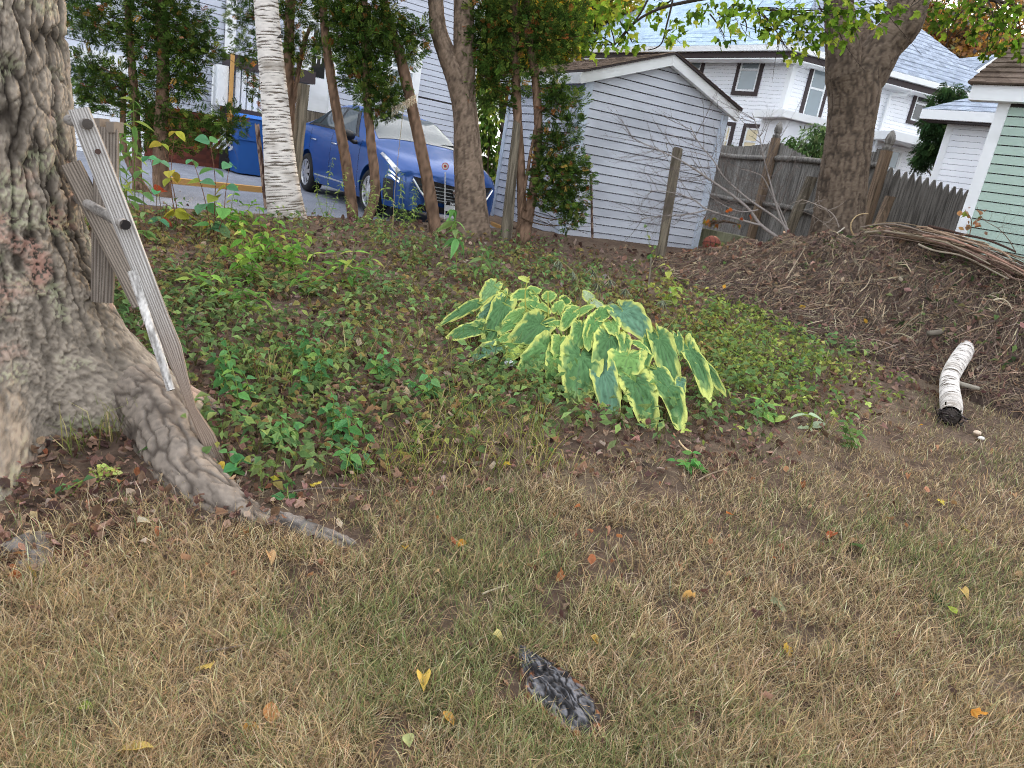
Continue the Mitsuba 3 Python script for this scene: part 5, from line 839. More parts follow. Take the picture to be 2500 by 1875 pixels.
# grass tufts inside the bed
q = sample(26000, -.9, 1.0, 2.6, 8.5, 1.2); bd = bedness(q[:, 0], q[:, 1]); q = q[(bd > -.1) & inview(q) & (N3(q, 1.6, 33) + .25 * N3(q, 6, 34) > .70)]; n = len(q); col = pick(['7d8a4a', '97944f', 'b5a878', '5f7038'], n, .2)
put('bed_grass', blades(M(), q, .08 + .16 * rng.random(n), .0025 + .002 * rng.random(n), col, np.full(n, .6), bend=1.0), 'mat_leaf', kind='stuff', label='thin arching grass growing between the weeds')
# ---------------------------------------------------------------- fallen leaves as a layer, low weeds as a layer
BROWN = ['7a6052', '8f7464', '665048', 'a88e7c', '54443e', '967a6c', 'b8a494']
LOWO = [leaf_t(.55, .2, .12, n=2), leaf_t(.62, .1, .2, n=2), leaf_t(.5, .45, .05, n=2)]; LOWC = [leaf_t(.6, .0, .22, n=3, wav=.06, curl=1.5), leaf_t(.7, 0, .15, n=3, wav=.07, curl=-1.2), leaf_t(.5, .1, .3, n=3, wav=.05, curl=2.2)]
def litter(m, q, z, size, cols, wts, temps):
    n = len(q); R = rots(rng.random(n) * 6.28, .45 * rng.normal(size=n), .55 * rng.normal(size=n)); return multi(m, temps, np.column_stack([q, z]), R, size * (.5 + .9 * rng.random(n)), pick(cols, n, .22, wts))
q = sample(34000, -1.15, 1.1, 1.6, 10.5, 1.15); bd = bedness(q[:, 0], q[:, 1]); rt = np.hypot((q[:, 0] + 2.36) / 1.5, (q[:, 1] - 2.95) / 1.5)
pr = np.clip((bd + .28) / .3, 0, 1); pr = np.maximum(pr, np.clip((1.05 - rt) / .2, 0, .9)); pr = np.maximum(pr, .012); pr = pr * np.where(drv(q[:, 0], q[:, 1]) > -.05, np.where(q[:, 0] < .1, .02, .6), 1)
q = q[(rng.random(len(q)) < pr) & inview(q)]
put('leaf_litter', litter(M(), q, gbase(q[:, 0], q[:, 1]) + .004 + .028 * rng.random(len(q)), .030 + .0045 * q[:, 1], BROWN, [3, 3, 3, 2, 2, 2, 1], LOWC + LB[:1]), 'mat_leaf', kind='stuff', label='layer of brown fallen leaves under the weeds')
n = 2600; q = sample(n, -1.0, 1.0, 1.2, 5.5, 1.5); q = q[inview(q)]; rt = np.hypot((q[:, 0] + 2.36), (q[:, 1] - 2.95)); keepw = (rng.random(len(q)) < np.clip((1.7 - rt), .1, 1)); q = q[keepw]
put('wood_chips', litter(M(), q, gbase(q[:, 0], q[:, 1]) + .006, .022, ['4a403a', '2f2926', '8f8478', 'b5aa98', '5f4a3c'], [3, 3, 1, .6, 2], [leaf_t(.45, .02, .05, n=2)]), 'mat_vc', kind='stuff', label='dark bark crumbs and chips around the tree foot')
def clusters(q, nl, rad, h, size, cols, wts, temps, m, ms, tilt=.5, stemc=S('5a5a30')):
    for j in range(nl):
        n = len(q); a = rng.random(n) * 6.28; r = rad * (.3 + rng.random(n)); p = np.column_stack([q[:, 0] + r * np.cos(a), q[:, 1] + r * np.sin(a), gbase(q[:, 0], q[:, 1]) + h * (.35 + .75 * rng.random(n))]); yv = np.stack([np.cos(a), np.sin(a), -.25 + .35 * rng.normal(size=n)], -1); zv = A([0, -.25, 1.0]) + tilt * rng.normal(size=(n, 3))
        multi(m, temps, p, basis(nrm(yv), nrm(zv)), size * (.55 + .8 * rng.random(n)), pick(cols, n, .17, wts))
        b = np.column_stack([q, gbase(q[:, 0], q[:, 1])]); w = A([.0016, 0, 0]); V_ = np.stack([b - w, b + w, p], 1); ms.add(V_.reshape(-1, 3), np.arange(3 * n).reshape(-1, 3), stemc)
hc = gp(1395, 900)[:2]
def bedsel(n, f): q = sample(n, -1.05, 1.15, 2.4, 9.2, 1.1); bd = bedness(q[:, 0], q[:, 1]); q = q[(bd > .03) & inview(q) & (mound_h(q[:, 0], q[:, 1]) < .06) & ((drv(q[:, 0], q[:, 1]) < -.2) | (q[:, 0] > .2)) & (np.hypot((q[:, 0] + 2.36) / 1.2, (q[:, 1] - 2.95)) > .75)]; return q[rng.random(len(q)) < f(q, bedness(q[:, 0], q[:, 1]))]
hd = lambda q: np.hypot(q[:, 0] - hc[0], (q[:, 1] - hc[1] - .35) * .9)
right_ = lambda q: np.clip((q[:, 0] - .35 - .12 * q[:, 1]) / .8, 0, 1)
mf, ms = M(), M()
q = bedsel(34000, lambda q, b: np.clip((N3(q, 1.3, 51) - .28) * 2.4, .05, 1) * np.clip(b / 1.1, .10, 1) * (hd(q) > .5) * (.45 + .55 * right_(q)))
ri = right_(q) > rng.random(len(q)) * .8
clusters(q[ri], 4, .05, .09, .046, ['8a9a4c', '9aa858', '768a48', 'b2b868', '64794a'], [3, 3, 2, 1, 2], LOWO + [lobed_t(.2, .05, 5)], mf, ms); qq = q[~ri]; far_ = qq[:, 1] > 5.2 + .6 * rng.normal(size=len(qq))
clusters(qq[~far_], 4, .05, .08, .052, ['6d8050', '7d8f56', '596f46', '929a58', '9a8a5a', '8a6f52'], [3, 2, 3, 1, .8, .7], LOWO + [lobed_t(.2, .05, 5)], mf, ms); clusters(qq[far_], 4, .06, .08, .062, ['7c7d4a', '908a54', '9a8858', '67714a', '8a6f52', '7a5a48'], [3, 3, 1.5, 2, 1.4, .8], LOWO + [lobed_t(.2, .05, 5)], mf, ms)
q = bedsel(3600, lambda q, b: np.clip(b / .5, 0, 1) * (hd(q) > .55) * np.clip((N3(q, .9, 71) - .35) * 4, 0, 1) * .9); clusters(q, 6, .07, .17, .055, ['75905a', '627f50', '8aa060'], [2, 2, 1], LOWO, mf, ms)
put('low_weeds', mf, 'mat_leaf', kind='stuff', label='low green and yellowing weeds covering the garden bed'); put('weed_stems', ms, 'mat_vc', kind='stuff', label='thin stalks of the low weeds')
# ---------------------------------------------------------------- hosta
HO = thing('hosta', 'large hosta with puckered dark green leaves edged in yellow-green', 'plant')
nu, nv_ = 49, 14; gf, gr_2 = np.meshgrid(np.linspace(-np.pi, np.pi, nu), np.linspace(0.0, 1, nv_) ** .8, indexing='ij')
r_of = PchipInterpolator(np.radians([0, 12, 25, 45, 70, 95, 120, 142, 158, 170, 177, 180]), A([1.0, .93, .84, .715, .60, .55, .52, .46, .38, .26, .12, .03]))
def hosta_leaf(b, t, w, tone, seed, fold=.16):
    r_ = np.random.default_rng(seed); y = t - b; L = np.linalg.norm(y); y = y / L; nn = nrm(CAM - (b + t) / 2) * .7 + ZUP * .6 + .12 * r_.normal(size=3); x = nrm(np.cross(y, nn)); z = np.cross(x, y); k = w / (1.17 * L)
    ro = r_of(np.abs(gf)) * (1 + .035 * np.sin(gf * 9 + seed) + .03 * np.sin(gf * 17 + 2 * seed)); ex, ey = gr_2 * ro * np.sin(gf), gr_2 * ro * np.cos(gf); Q3 = np.stack([ex * 8, ey * 13, 0 * ex + seed], -1)
    vn = np.abs(gf) ** 1.15 * 7.5 + 1.3 * gr_2; vein = np.abs(np.sin(vn)); puck = meshkit.fbm(Q3 * 1.5, 2, seed) - .5; dome = r_.choice([1, 1, -.6])
    zz = dome * (.28 * k * np.abs(ex) ** 1.3 + .05 * np.clip(-ey, 0, 1)) - .26 * np.clip(ey, 0, 1) ** 2.0 * (.4 + r_.random()) + .022 * (vein - .5) * gr_2 * (1 - gr_2 ** 4) + .055 * puck * gr_2 + .035 * np.sin(gf * 4 + seed) * gr_2 ** 3
    P = b + x * (ex * k * L)[..., None] + y * (ey * L)[..., None] + z * (zz * L)[..., None]; edge = (1 - gr_2) * ro
    jag = meshkit.fbm(np.stack([gf * 5.5, .6 * gr_2, 0 * gf + seed], -1), 3, seed + 1); wide = .065 + .05 * r_.random(); mg = np.clip((wide + .42 * (jag - .45) - edge) * 26 + .5, 0, 1); mg = np.maximum(mg, np.clip((.035 - edge) * 60, 0, 1))
    c = S(tone) * (.78 + .34 * vein ** 3 + .9 * (puck + .05))[..., None]; pale = np.clip((meshkit.fbm(np.stack([gf * 7, gr_2 * 1.2, 0 * gf + seed + 5], -1), 2, seed + 9) - .56) * 8, 0, 1) * (edge < .26); c = c + (S('93ab6a') - c) * (pale * .6)[..., None]
    c = c * (1 - mg)[..., None] + S('c4cc74') * (.78 + .25 * r_.random() + .25 * (vein[..., None] - .5)) * mg[..., None]; c = np.where(((np.abs(gf) < .07) & (gr_2 < .8))[..., None], c * .9 + .02, c)
    m = M(); i, j = np.meshgrid(np.arange(nu - 1), np.arange(nv_ - 1), indexing='ij'); return m.add(P.reshape(-1, 3), np.stack([i * nv_ + j, (i + 1) * nv_ + j, (i + 1) * nv_ + j + 1, i * nv_ + j + 1], -1).reshape(-1, 4), np.clip(c, .01, .9).reshape(-1, 3))
D_, G_, B_ = '56794f', '719556', '5f8269'
HL = [(1015, 690, 990, 990, 335, D_), (1372, 850, 1500, 1075, 265, D_), (1335, 690, 1290, 835, 280, G_), (1212, 565, 1165, 760, 225, D_), (880, 585, 868, 690, 140, G_), (745, 470, 535, 640, 235, D_), (790, 625, 610, 815, 215, '5f8450'), (835, 690, 820, 915, 125, G_), (1165, 790, 1240, 1040, 210, B_), (1545, 575, 1680, 865, 185, D_), (1750, 650, 1900, 925, 150, D_), (1800, 700, 1975, 860, 90, D_), (1300, 385, 1480, 545, 250, B_), (1530, 780, 1650, 910, 140, D_), (1580, 880, 1715, 1085, 200, D_), (1225, 465, 1250, 525, 130, G_), (1065, 545, 1070, 630, 85, G_), (830, 470, 985, 450, 60, G_), (720, 350, 815, 380, 80, G_),
      (660, 260, 545, 285, 115, '628a52'), (690, 240, 755, 230, 80, G_), (640, 350, 735, 310, 95, G_), (790, 300, 850, 255, 90, G_), (900, 320, 955, 290, 85, '4d7340'), (860, 380, 890, 300, 90, G_), (1080, 300, 1040, 235, 85, '9fb08a'), (1110, 330, 1180, 370, 60, 'a5b594'), (1010, 390, 1120, 330, 70, G_), (920, 380, 1010, 350, 70, G_), (320, 330, 45, 440, 90, D_), (500, 340, 385, 600, 170, D_), (325, 505, 115, 560, 130, D_), (470, 320, 330, 420, 110, B_), (430, 215, 350, 310, 120, '6f9060'), (450, 625, 250, 720, 140, B_), (605, 640, 470, 735, 95, 'a0b05a'), (555, 545, 430, 600, 75, G_), (620, 400, 500, 470, 120, G_), (560, 470, 470, 520, 90, '628a52'), (1020, 490, 980, 610, 140, '5f8450'), (1110, 460, 1060, 560, 130, '628a52'), (1480, 590, 1440, 790, 110, '5f8450'), (1670, 560, 1700, 660, 70, D_), (1690, 860, 1690, 960, 80, B_), (960, 400, 900, 470, 110, '628a52'), (1150, 420, 1230, 350, 120, '628a52'), (1380, 600, 1490, 640, 60, G_), (690, 300, 700, 380, 90, '628a52'), (1300, 560, 1330, 640, 120, '5f8450')]
zp_ = lambda x, y: (1050 + .3617 * x, 620 + .3617 * y); hcr = A([hc[0], 4.75, gbase(hc[0], 4.75)]); ms = M()
dep = lambda y, up: 3.98 + (1000 - y) / 1000 * 1.62 - up
HL.sort(key=lambda q: q[1] + q[3])
for i, (x0, y0, x1, y1, w, tn) in enumerate(HL):
    a, c = zp_(x0, y0), zp_(x1, y1); Ya = dep(y0, 0) + .001 * i; Yc = dep(y1, .04) if y1 > y0 else dep(y0, -.05); Ya = max(Ya, Yc + .03) if y1 > y0 else Ya; b, t = at(*a, Ya), at(*c, Yc); t[2] = max(t[2], gbase(t[0], t[1]) + .02)
    put(HO + '__leaf', hosta_leaf(b, t, w * .3617 * (Ya + Yc) / 2 / FOC, tn, i + 1), 'mat_waxy', True); foot = hcr + A([.22 * (b[0] - hcr[0]), .25 * (b[1] - hcr[1]), .0]); foot[2] = gbase(foot[0], foot[1]); mid = (foot + b) / 2 + A([0, 0, .07]); tube(ms, spline([foot, mid, b], 9), np.linspace(.008, .0045, 9), 6, S('8fa35a'))
put(HO + '__stalks', ms, 'mat_waxy', True)
for pts, tp in (([(655, 400), (648, 220), (668, 150)], 'bud'), ([(800, 450), (797, 330), (796, 255)], 'bare')):
    P = A([at(*zp_(*q), 4.95) for q in pts]); put(HO + '__flower_stalk', tube(M(), spline(P, 10), .005, 6, S('b5b560')), 'mat_waxy', True)
    if tp == 'bud': put(HO + '__leaf', hosta_leaf(at(*zp_(650, 175), 4.95), at(*zp_(595, 155), 4.93), .045, 'b5bf6a', 5), 'mat_waxy', True)
def seedhead(pts, hx, hy, n, Yd):
    P = A([at(*zp_(*q), Yd) for q in pts]); k = put(HO + '__seed_stalk', tube(M(), spline(P, 14), .0035, 5, S('7d7a52')), 'mat_vc', True); c = P[-1]; m = M()
    for _ in range(n):
        b = P[-1] + (P[-2] - P[-1]) * rng.random() * .35; d = nrm(A([rng.normal() * .5, rng.normal() * .5, -1.0])); tube(m, [b, b + d * .03 + A([rng.normal() * .008, 0, 0]), b + d * (.045 + .03 * rng.random())], [.0012, .004, .0015], 5, pick(['5c6350', '3f4238', '7a8068'], 1)[0])
    put(k + '__pods', m, 'mat_vc', kind='stuff')
for pts in ([(1060, 520), (1120, 330), (1135, 200), (1090, 90)], [(1080, 520), (1130, 320), (1150, 190), (1225, 170)], [(1100, 500), (1150, 350), (1140, 220), (1130, 190)], [(900, 300), (1000, 190), (940, 95), (860, 40)], [(1000, 330), (1020, 290), (985, 180), (960, 110)], [(1300, 360), (1320, 300), (1330, 250), (1325, 230)], [(1480, 400), (1600, 340), (1640, 330), (1560, 310)], [(1190, 420), (1230, 330), (1240, 310), (1225, 320)]): seedhead(pts, 0, 0, 16, 5.1)
# ---------------------------------------------------------------- mound of soil and garden cuttings
BP = thing('brush_pile', 'long brown heap of soil, roots and garden cuttings before the fence', 'brush pile')
mx, my = np.meshgrid(np.linspace(.6, 9.4, 300), np.linspace(4.6, 10.6, 220), indexing='ij'); h = mound_h(mx, my); P3 = np.stack([mx * 3, my * 3, 0 * mx], -1)
hz = gbase(mx, my) + h + np.where(h > .01, 1, 0) * (.16 * (meshkit.fbm(P3, 4, 5) - .5) + .07 * (meshkit.fbm(P3 * 5, 3, 6) - .5)) * np.clip(h * 4, 0, 1) - .06 * (h < .03)
m = M(); i, j = np.meshgrid(np.arange(299), np.arange(219), indexing='ij'); Fm = np.stack([i * 220 + j, (i + 1) * 220 + j, (i + 1) * 220 + j + 1, i * 220 + j + 1], -1).reshape(-1, 4); ok = (h.reshape(-1)[Fm] > .0).any(1)
fine = meshkit.fbm(P3 * 9, 3, 9); mc = S('211a17') + (S('564840') - S('211a17')) * np.clip(fine * 1.3 - .15, 0, 1)[..., None]
put(BP + '__soil', m.add(np.stack([mx, my, hz], -1).reshape(-1, 3), Fm[ok], mc.reshape(-1, 3)), 'mat_bark', True)
from scipy.interpolate import RegularGridInterpolator
mz = RegularGridInterpolator((mx[:, 0], my[0]), hz, bounds_error=False, fill_value=.7)
def on_mound(n, hmin=.05):
    q = np.column_stack([rng.random(n * 3) * 8.4 + .8, rng.random(n * 3) * 5.0 + 4.8]); return q[mound_h(q[:, 0], q[:, 1]) > hmin][:n]
def strands(m, q, L, r, cols, slope=.35, lift=.02, bend=.25):
    n = len(q); az = rng.random(n) * 2 * np.pi; d = np.stack([np.cos(az), np.sin(az)], -1); P = []
    for s in (-.5, -.17, .17, .5):
        e = q + d * (s * L)[:, None] + np.stack([-d[:, 1], d[:, 0]], -1) * (bend * L * (s * s) * rng.normal(size=n))[:, None]; z = mz(e); P.append(np.column_stack([e, z + lift * (.2 + rng.random(n)) * (1.5 - 2 * abs(s)) + slope * L * s * .15 * rng.normal(size=n)]))
    P = np.stack(P, 1); sd = np.stack([-d[:, 1], d[:, 0], 0 * az], -1)[:, None] * r[:, None, None]; up = ZUP * r[:, None, None] * 1.0
    V_ = np.stack([P - sd - up * .5, P + sd - up * .5, P + up * .9], 2).reshape(n, 12, 3); f = []
    for k in range(3):
        for a in range(3): b = (a + 1) % 3; f += [[3 * k + a, 3 * k + b, 3 * k + 3 + b], [3 * k + a, 3 * k + 3 + b, 3 * k + 3 + a]]
    return m.add(V_.reshape(-1, 3), (A(f)[None] + (np.arange(n) * 12)[:, None, None]).reshape(-1, 3), np.repeat(cols[:, None], 12, 1).reshape(-1, 3))
q = on_mound(26000, .03); n = len(q); m = M(); strands(m, q, .08 + .30 * rng.random(n) ** 2, .0014 + .0030 * rng.random(n) ** 3, pick(['6a5a4e', '8a7966', '463a34', 'a89880', '57483e', '7a6450'], n, .25, [3, 2, 3, 1.2, 3, 2])); put(BP + '__roots', m, 'mat_vc', kind='stuff')
q = on_mound(5200); n = len(q); m = M(); litter(m, q, mz(q) + .02 * rng.random(n), .055, BROWN + ['c9a040'], [3, 3, 3, 2, 3, 2, 1, .12], LOWC); put(BP + '__dead_leaves', m, 'mat_leaf', kind='stuff')
q = on_mound(2600, .2); q = q[(N3(q, 1.3, 91) > .55) | (rng.random(len(q)) < .06)]; n = len(q); m = M(); litter(m, q, mz(q) + .03 + .04 * rng.random(n), .06, ['4f5f3a', '6a7a4a', '3d4a30', '8a9060'], [3, 2, 3, 1], LOWO + LN[:1]); put(BP + '__green_scraps', m, 'mat_leaf', kind='stuff')
def stick(label, pts, r, col, Yd, name='stick', cat='stick', tw=0, group=None, light=None):
    k = thing(name, label, cat, group); P = A([at(q[0], q[1], Yd + (q[2] if len(q) > 2 else 0)) for q in pts]); put(k + '__wood', tube(M(), spline(P, 18), np.linspace(r, r * .5, 18), 8, S(col), wob=.12), 'mat_vc', 50)
    if tw:
        m = M()
        for _ in range(tw): s = spline(P, 40)[rng.integers(8, 40)]; e = s + nrm(rng.normal(size=3)) * (.1 + .2 * rng.random()); limb(m, [s, (s + e) / 2 + .02 * rng.normal(size=3), e], [r * .35, r * .15], S(col), 6, 4)
        put(k + '__twigs', m, 'mat_vc', kind='stuff')
    return k
BB = thing('branch_bundle', 'bundle of long dark cut branches lying over the heap below the green shed', 'branches')
m = M()
for i in range(110):
    s = rng.random(); o = rng.normal(size=2); a0, a1 = sorted(rng.random(2) * 1.15 - .1); a1 = max(a1, a0 + .35)
    L_ = lambda t: (2150 + 380 * t + o[0] * 8, 563 + 20 * t + 95 * t * t + o[1] * (7 + 9 * t), 7.6 - 1.3 * t + .13 * o[0])
    P = A([at(*L_(t)) for t in np.linspace(a0, a1, 6)]) + .012 * rng.normal(size=(6, 3)); r = .004 + .012 * rng.random() ** 3; k = tube(M(), spline(P, 12), np.linspace(r, r * .6, 12), 6, pick(['6a584a', '8a7664', '4a3c33', '9a8a78'], 1, .2)[0], wob=.1)
    if i < 14: put(BB + '__branch', k, 'mat_vc', 50)
    else:
        for v_, f_, c_ in zip(k.v, k.f, k.c): m.add(v_, f_, c_)
put(BB + '__twigs', m, 'mat_vc', kind='stuff')
stick('bent grey branch lying on the heap below the branch bundle', [(2390, 605), (2425, 625), (2440, 655), (2448, 668)], .022, '8a7a6a', 6.7)
stick('pale stripped stick poking up before the maple foot', [(1995, 603), (2030, 580), (2062, 555)], .014, 'b5aba0', 8.3)
stick('tan curved twig arching beside the maple foot', [(2085, 575), (2078, 545), (2090, 528), (2120, 522)], .009, 'a58f6e', 8.0)
stick('thin pale stick lying on the heap front', [(1920, 680), (1950, 630), (1965, 605)], .006, 'b0a08a', 7.2); stick('short pale stick lying on the heap near the log', [(2100, 712), (2120, 690), (2128, 670)], .006, 'b0a08a', 6.8)
stick('forked pale twig at the right edge of the heap', [(2425, 733), (2445, 730), (2470, 755)], .008, 'b5a890', 6.1, tw=3); stick('white broken stick near the ball on the leaf bed', [(1803, 610), (1822, 614), (1842, 618)], .014, 'd5d5d0', 8.6)
# bare fallen limbs in front of the shed and fence
DB = thing('bare_branch', 'bare grey fallen limb with fine twigs spreading before the shed and fence', 'branch'); zz = lambda x, y: (1640 + .378 * x, 300 + .378 * y); m = M(); tw_ = M(); Yb_ = 8.7
for pts, r in (([(740, 790), (700, 755), (570, 655), (500, 560), (400, 475), (250, 370), (70, 250), (-120, 160), (-280, 90)], .021), ([(760, 700), (690, 630), (480, 480), (330, 340), (260, 230), (190, 150), (120, 20)], .014), ([(775, 760), (690, 580), (640, 400), (600, 250), (560, 60), (520, -60)], .015), ([(570, 660), (420, 620), (230, 560), (130, 490), (0, 450), (-150, 440)], .013), ([(765, 750), (700, 560), (650, 470), (560, 330), (450, 300)], .010), ([(230, 560), (100, 590), (-60, 600), (-200, 620)], .008), ([(560, 560), (430, 570), (300, 510), (240, 470)], .007)):
    P = A([at(*zz(*q), Yb_ + .02 * i) for i, q in enumerate(pts)]); Q = spline(P, 40); tube(m, Q, np.linspace(r, .0035, 40), 8, S('8d8580') * .9, wob=.12)
    for k in range(int(9 + 10 * np.linalg.norm(P[-1] - P[0]))):
        s = rng.integers(10, 39); d = nrm(Q[s] - Q[s - 3]); sd = 1 if rng.random() < .5 else -1; up = nrm(np.cross(d, CAM - Q[s])) * sd; e = Q[s] + (d * .8 + up * (.4 + .5 * rng.random()) + .25 * rng.normal(size=3)) * (.15 + .35 * rng.random()); mid = (Q[s] + e) / 2 + .02 * rng.normal(size=3); limb(tw_, [Q[s], mid, e], [.0035, .0012], S('5f5550'), 7, 4)
        for _ in range(3): f0 = Q[s] + (e - Q[s]) * (.3 + .6 * rng.random()); f1_ = f0 + (nrm(e - Q[s]) + .7 * rng.normal(size=3)) * (.06 + .1 * rng.random()); limb(tw_, [f0, f1_], [.0018, .0009], S('5f5550'), 4, 3)
put(DB + '__limb', m, 'mat_vc', 50); put(DB + '__twigs', tw_, 'mat_vc', kind='stuff')
for px, py in ((1782, 517), (1775, 520), (1812, 530), (1828, 528)):
    c = at(px, py, 8.65); put(DB + '__dead_leaf', scat(M(), CURL[0], c[None], rots(*[A([v]) for v in rng.random(3) * 5]), A([.07]), pick(['a5582c', '8a4a30'], 1)), 'mat_leaf')
stick('small dead twiggy branch standing before the maple foot', [(2048, 555), (2030, 520), (1995, 500), (1955, 487)], .008, '8a7f76', 8.4, tw=16, name='dead_twig'); stick('thin dead twig leaning left of the maple foot', [(2035, 570), (2010, 545), (1982, 525)], .006, '7a6f66', 8.4, tw=8, name='dead_twig')
stick('thin dark twig rising against the green shed wall', [(2480, 618), (2440, 560), (2400, 535), (2385, 505)], .004, '6a5a4c', 7.0, tw=8, name='dead_twig')
k = thing('dry_shoot', 'withered brown-leaved shoot before the corner of the green shed', 'plant'); P = spline([at(2365, 580, 7.4), at(2372, 545, 7.4), at(2362, 520, 7.4)], 10); put(k + '__stem', tube(M(), P, .004, 5, S('6a5444')), 'mat_vc'); n = 26; put(k + '__leaves', multi(M(), CURL, P[rng.integers(2, 10, n)] + .05 * rng.normal(size=(n, 3)), rots(rng.random(n) * 6, rng.random(n) * 3, rng.random(n) * 3), .05 * (.6 + rng.random(n)), pick(['8a6a52', 'a5826a', '6a7a3a'], n, .2, [3, 2, .6])), 'mat_leaf', kind='stuff')
# birch log
LG = thing('birch_log', 'fallen white birch log with a dark rotten end lying on the grass', 'log'); b0 = gp(2312, 1035); P = A([b0 + A([0, 0, .06]), at(2322, 985, b0[1] + .3), at(2318, 930, b0[1] + .62), at(2338, 885, b0[1] + .95), at(2366, 845, b0[1] + 1.3), at(2386, 812, b0[1] + 1.55)])
put(LG + '__trunk', birch_surface(M(), P, A([.066, .072, .066, .070, .072, .070]), 300, 60, 17), 'mat_bark', True)
e = P[-1]; tube_b = lambda pts, r, k, c='8f887c': put(LG + '__' + k, tube(M(), spline(A(pts), 14), np.linspace(r, r * .75, 14), 12, S(c), wob=.08), 'mat_bark', 50)
tube_b([e, e + A([-.12, -.02, .0]), e + A([-.33, -.10, -.03]), e + A([-.50, -.16, -.06])], .03, 'branch_stub', '6e675c'); tube_b([e + A([0, -.1, 0]), e + A([.14, -.12, -.02]), e + A([.30, -.2, -.10])], .05, 'branch_stub'); tube_b([e, e + A([.02, .15, .09]), e + A([.03, .2, .17])], .035, 'branch_stub', 'a59f94'); tube_b([P[2] + A([.03, 0, 0]), P[2] + A([.15, .05, -.02]), P[2] + A([.27, .06, -.03])], .02, 'branch_stub')
m = M(); d0 = nrm(P[0] - P[1])
for _ in range(160): b = P[0] + rng.normal(size=3) * A([.03, .02, .024]); e2 = b + d0 * .04 + rng.normal(size=3) * .022; tube(m, [b, (b + e2) / 2 + .01 * rng.normal(size=3), e2], [.006, .005, .002], 4, pick(['2a2624', '463f3c', '7a7068'], 1, .2, [3, 2, .6])[0])
sp_ = trimesh.creation.icosphere(3, 1.0); vv = sp_.vertices * A([.062, .055, .055]) * (1 + .35 * (meshkit.fbm(sp_.vertices * 4, 3, 2)[:, None] - .5)); m.add(vv + P[0] + d0 * .015, sp_.faces, S('352f2b')); put(LG + '__rotten_end', m, 'mat_vc', kind='stuff')
# ---------------------------------------------------------------- single plants
def plant(label, px, py, tops, nl, size, temps, cols, wts=None, name='weed', cat='plant', group=None, Yd=None, droop=-.25, stemc='6a7a3a', r=.004, from_=.25, pair=2, tilt=.35, parts=False):
    k = thing(name, label, cat, group); b = gp(px, py); ms_, m = M(), M()
    for tx, ty, *dd in tops:
        t = at(tx, ty, b[1] + (dd[0] if dd else 0)); mid = (b + t) / 2 + .03 * rng.normal(size=3); P = spline([b - ZUP * .02, mid, t], 24); tube(ms_, P, np.linspace(r, r * .5, 24), 5, S(stemc)); s = np.linspace(from_, 1, max(2, nl // pair)).repeat(pair)[:nl]; n = len(s); c = P[np.clip((s * 23).astype(int), 0, 23)]; a = np.arange(n) * (np.pi if pair == 2 else 2 * np.pi / pair) + (np.arange(n) // pair) * 1.4 + rng.random(n) * .5
        yv = np.stack([np.cos(a), np.sin(a), droop + .25 * rng.normal(size=n)], -1); zv = A([0, -.3, 1.0]) + tilt * rng.normal(size=(n, 3)); R = basis(nrm(yv), nrm(zv)); sc = size * (.7 + .5 * rng.random(n)) * np.where(s > .9, .75, 1); cc = pick(cols, n, .12, wts)
        if parts:
            for i in range(n): put(k + '__leaf', scat(M(), temps[i % len(temps)], c[i:i + 1], R[i:i + 1], sc[i:i + 1], cc[i:i + 1]), 'mat_leaf')
        else: multi(m, temps, c, R, sc, cc)
    put(k + '__stem', ms_, 'mat_vc')
    if not parts: put(k + '__leaves', m, 'mat_leaf', kind='stuff')
    return k
GR1, GR2, YG = ['769558', '64834e', '88a462'], ['587a50', '668858', '4c6a46'], ['a8b45c', 'bcc068', '94a352']
plant('tall plant with a drooping leafy crown in front of the forked tree', 1112, 668, [(1106, 512)], 16, .17, [leaf_t(.34, .5, .1, n=6, shape='lance')], ['6f9a58', '5f8c4a', '86a860'], droop=-.35, r=.006, from_=.6, pair=4, parts=True)
plant('smaller whorled plant right of the tall drooping one', 1180, 705, [(1188, 612)], 9, .13, [leaf_t(.34, .45, .1, n=6, shape='lance')], GR1, droop=-.2, r=.005, from_=.6, pair=3)
plant('tall narrow-leaved weed beside the hollow-topped post', 330, 520, [(325, 245), (300, 300, -.05)], 24, .17, [leaf_t(.25, .4, .1, n=5, shape='lance')], ['6f8f4a', '5c7d42', '93a04f'], droop=-.3, r=.006, Yd=None)
plant('sapling with round blue-green and yellowing leaves before the driveway', 520, 590, [(512, 345), (560, 400, .05), (470, 390, 0)], 9, .15, [leaf_t(.8, .25, .06, n=5)], ['5f9068', '6f9a5c', '8a9a48', 'b5a548'], [3, 3, 1.5, 1.2], stemc='6a4a3a', droop=-.25, r=.005, parts=True)
plant('young sapling with large yellow leaves left of the driveway', 440, 560, [(430, 320), (395, 350, .1)], 6, .17, [leaf_t(.7, .25, .06, n=5)], ['b5ac4a', 'c2b450', '9aa048'], stemc='6a4a3a', r=.005, parts=True)
plant('heart-leaved plant with rust coloured leaves left of the sapling', 395, 570, [(390, 395), (365, 385, .1)], 7, .11, [HT[0]], ['5f9a70', '6fa070', '9a4a34'], [3, 2, 1.5], stemc='5a4a34', r=.004, parts=True)
plant('leafy sapling with heart-shaped leaves right of the narrow-leaved weed', 360, 600, [(345, 420), (300, 460, .1)], 8, .10, [HT[0], OV[0]], GR1, stemc='5a4a34')
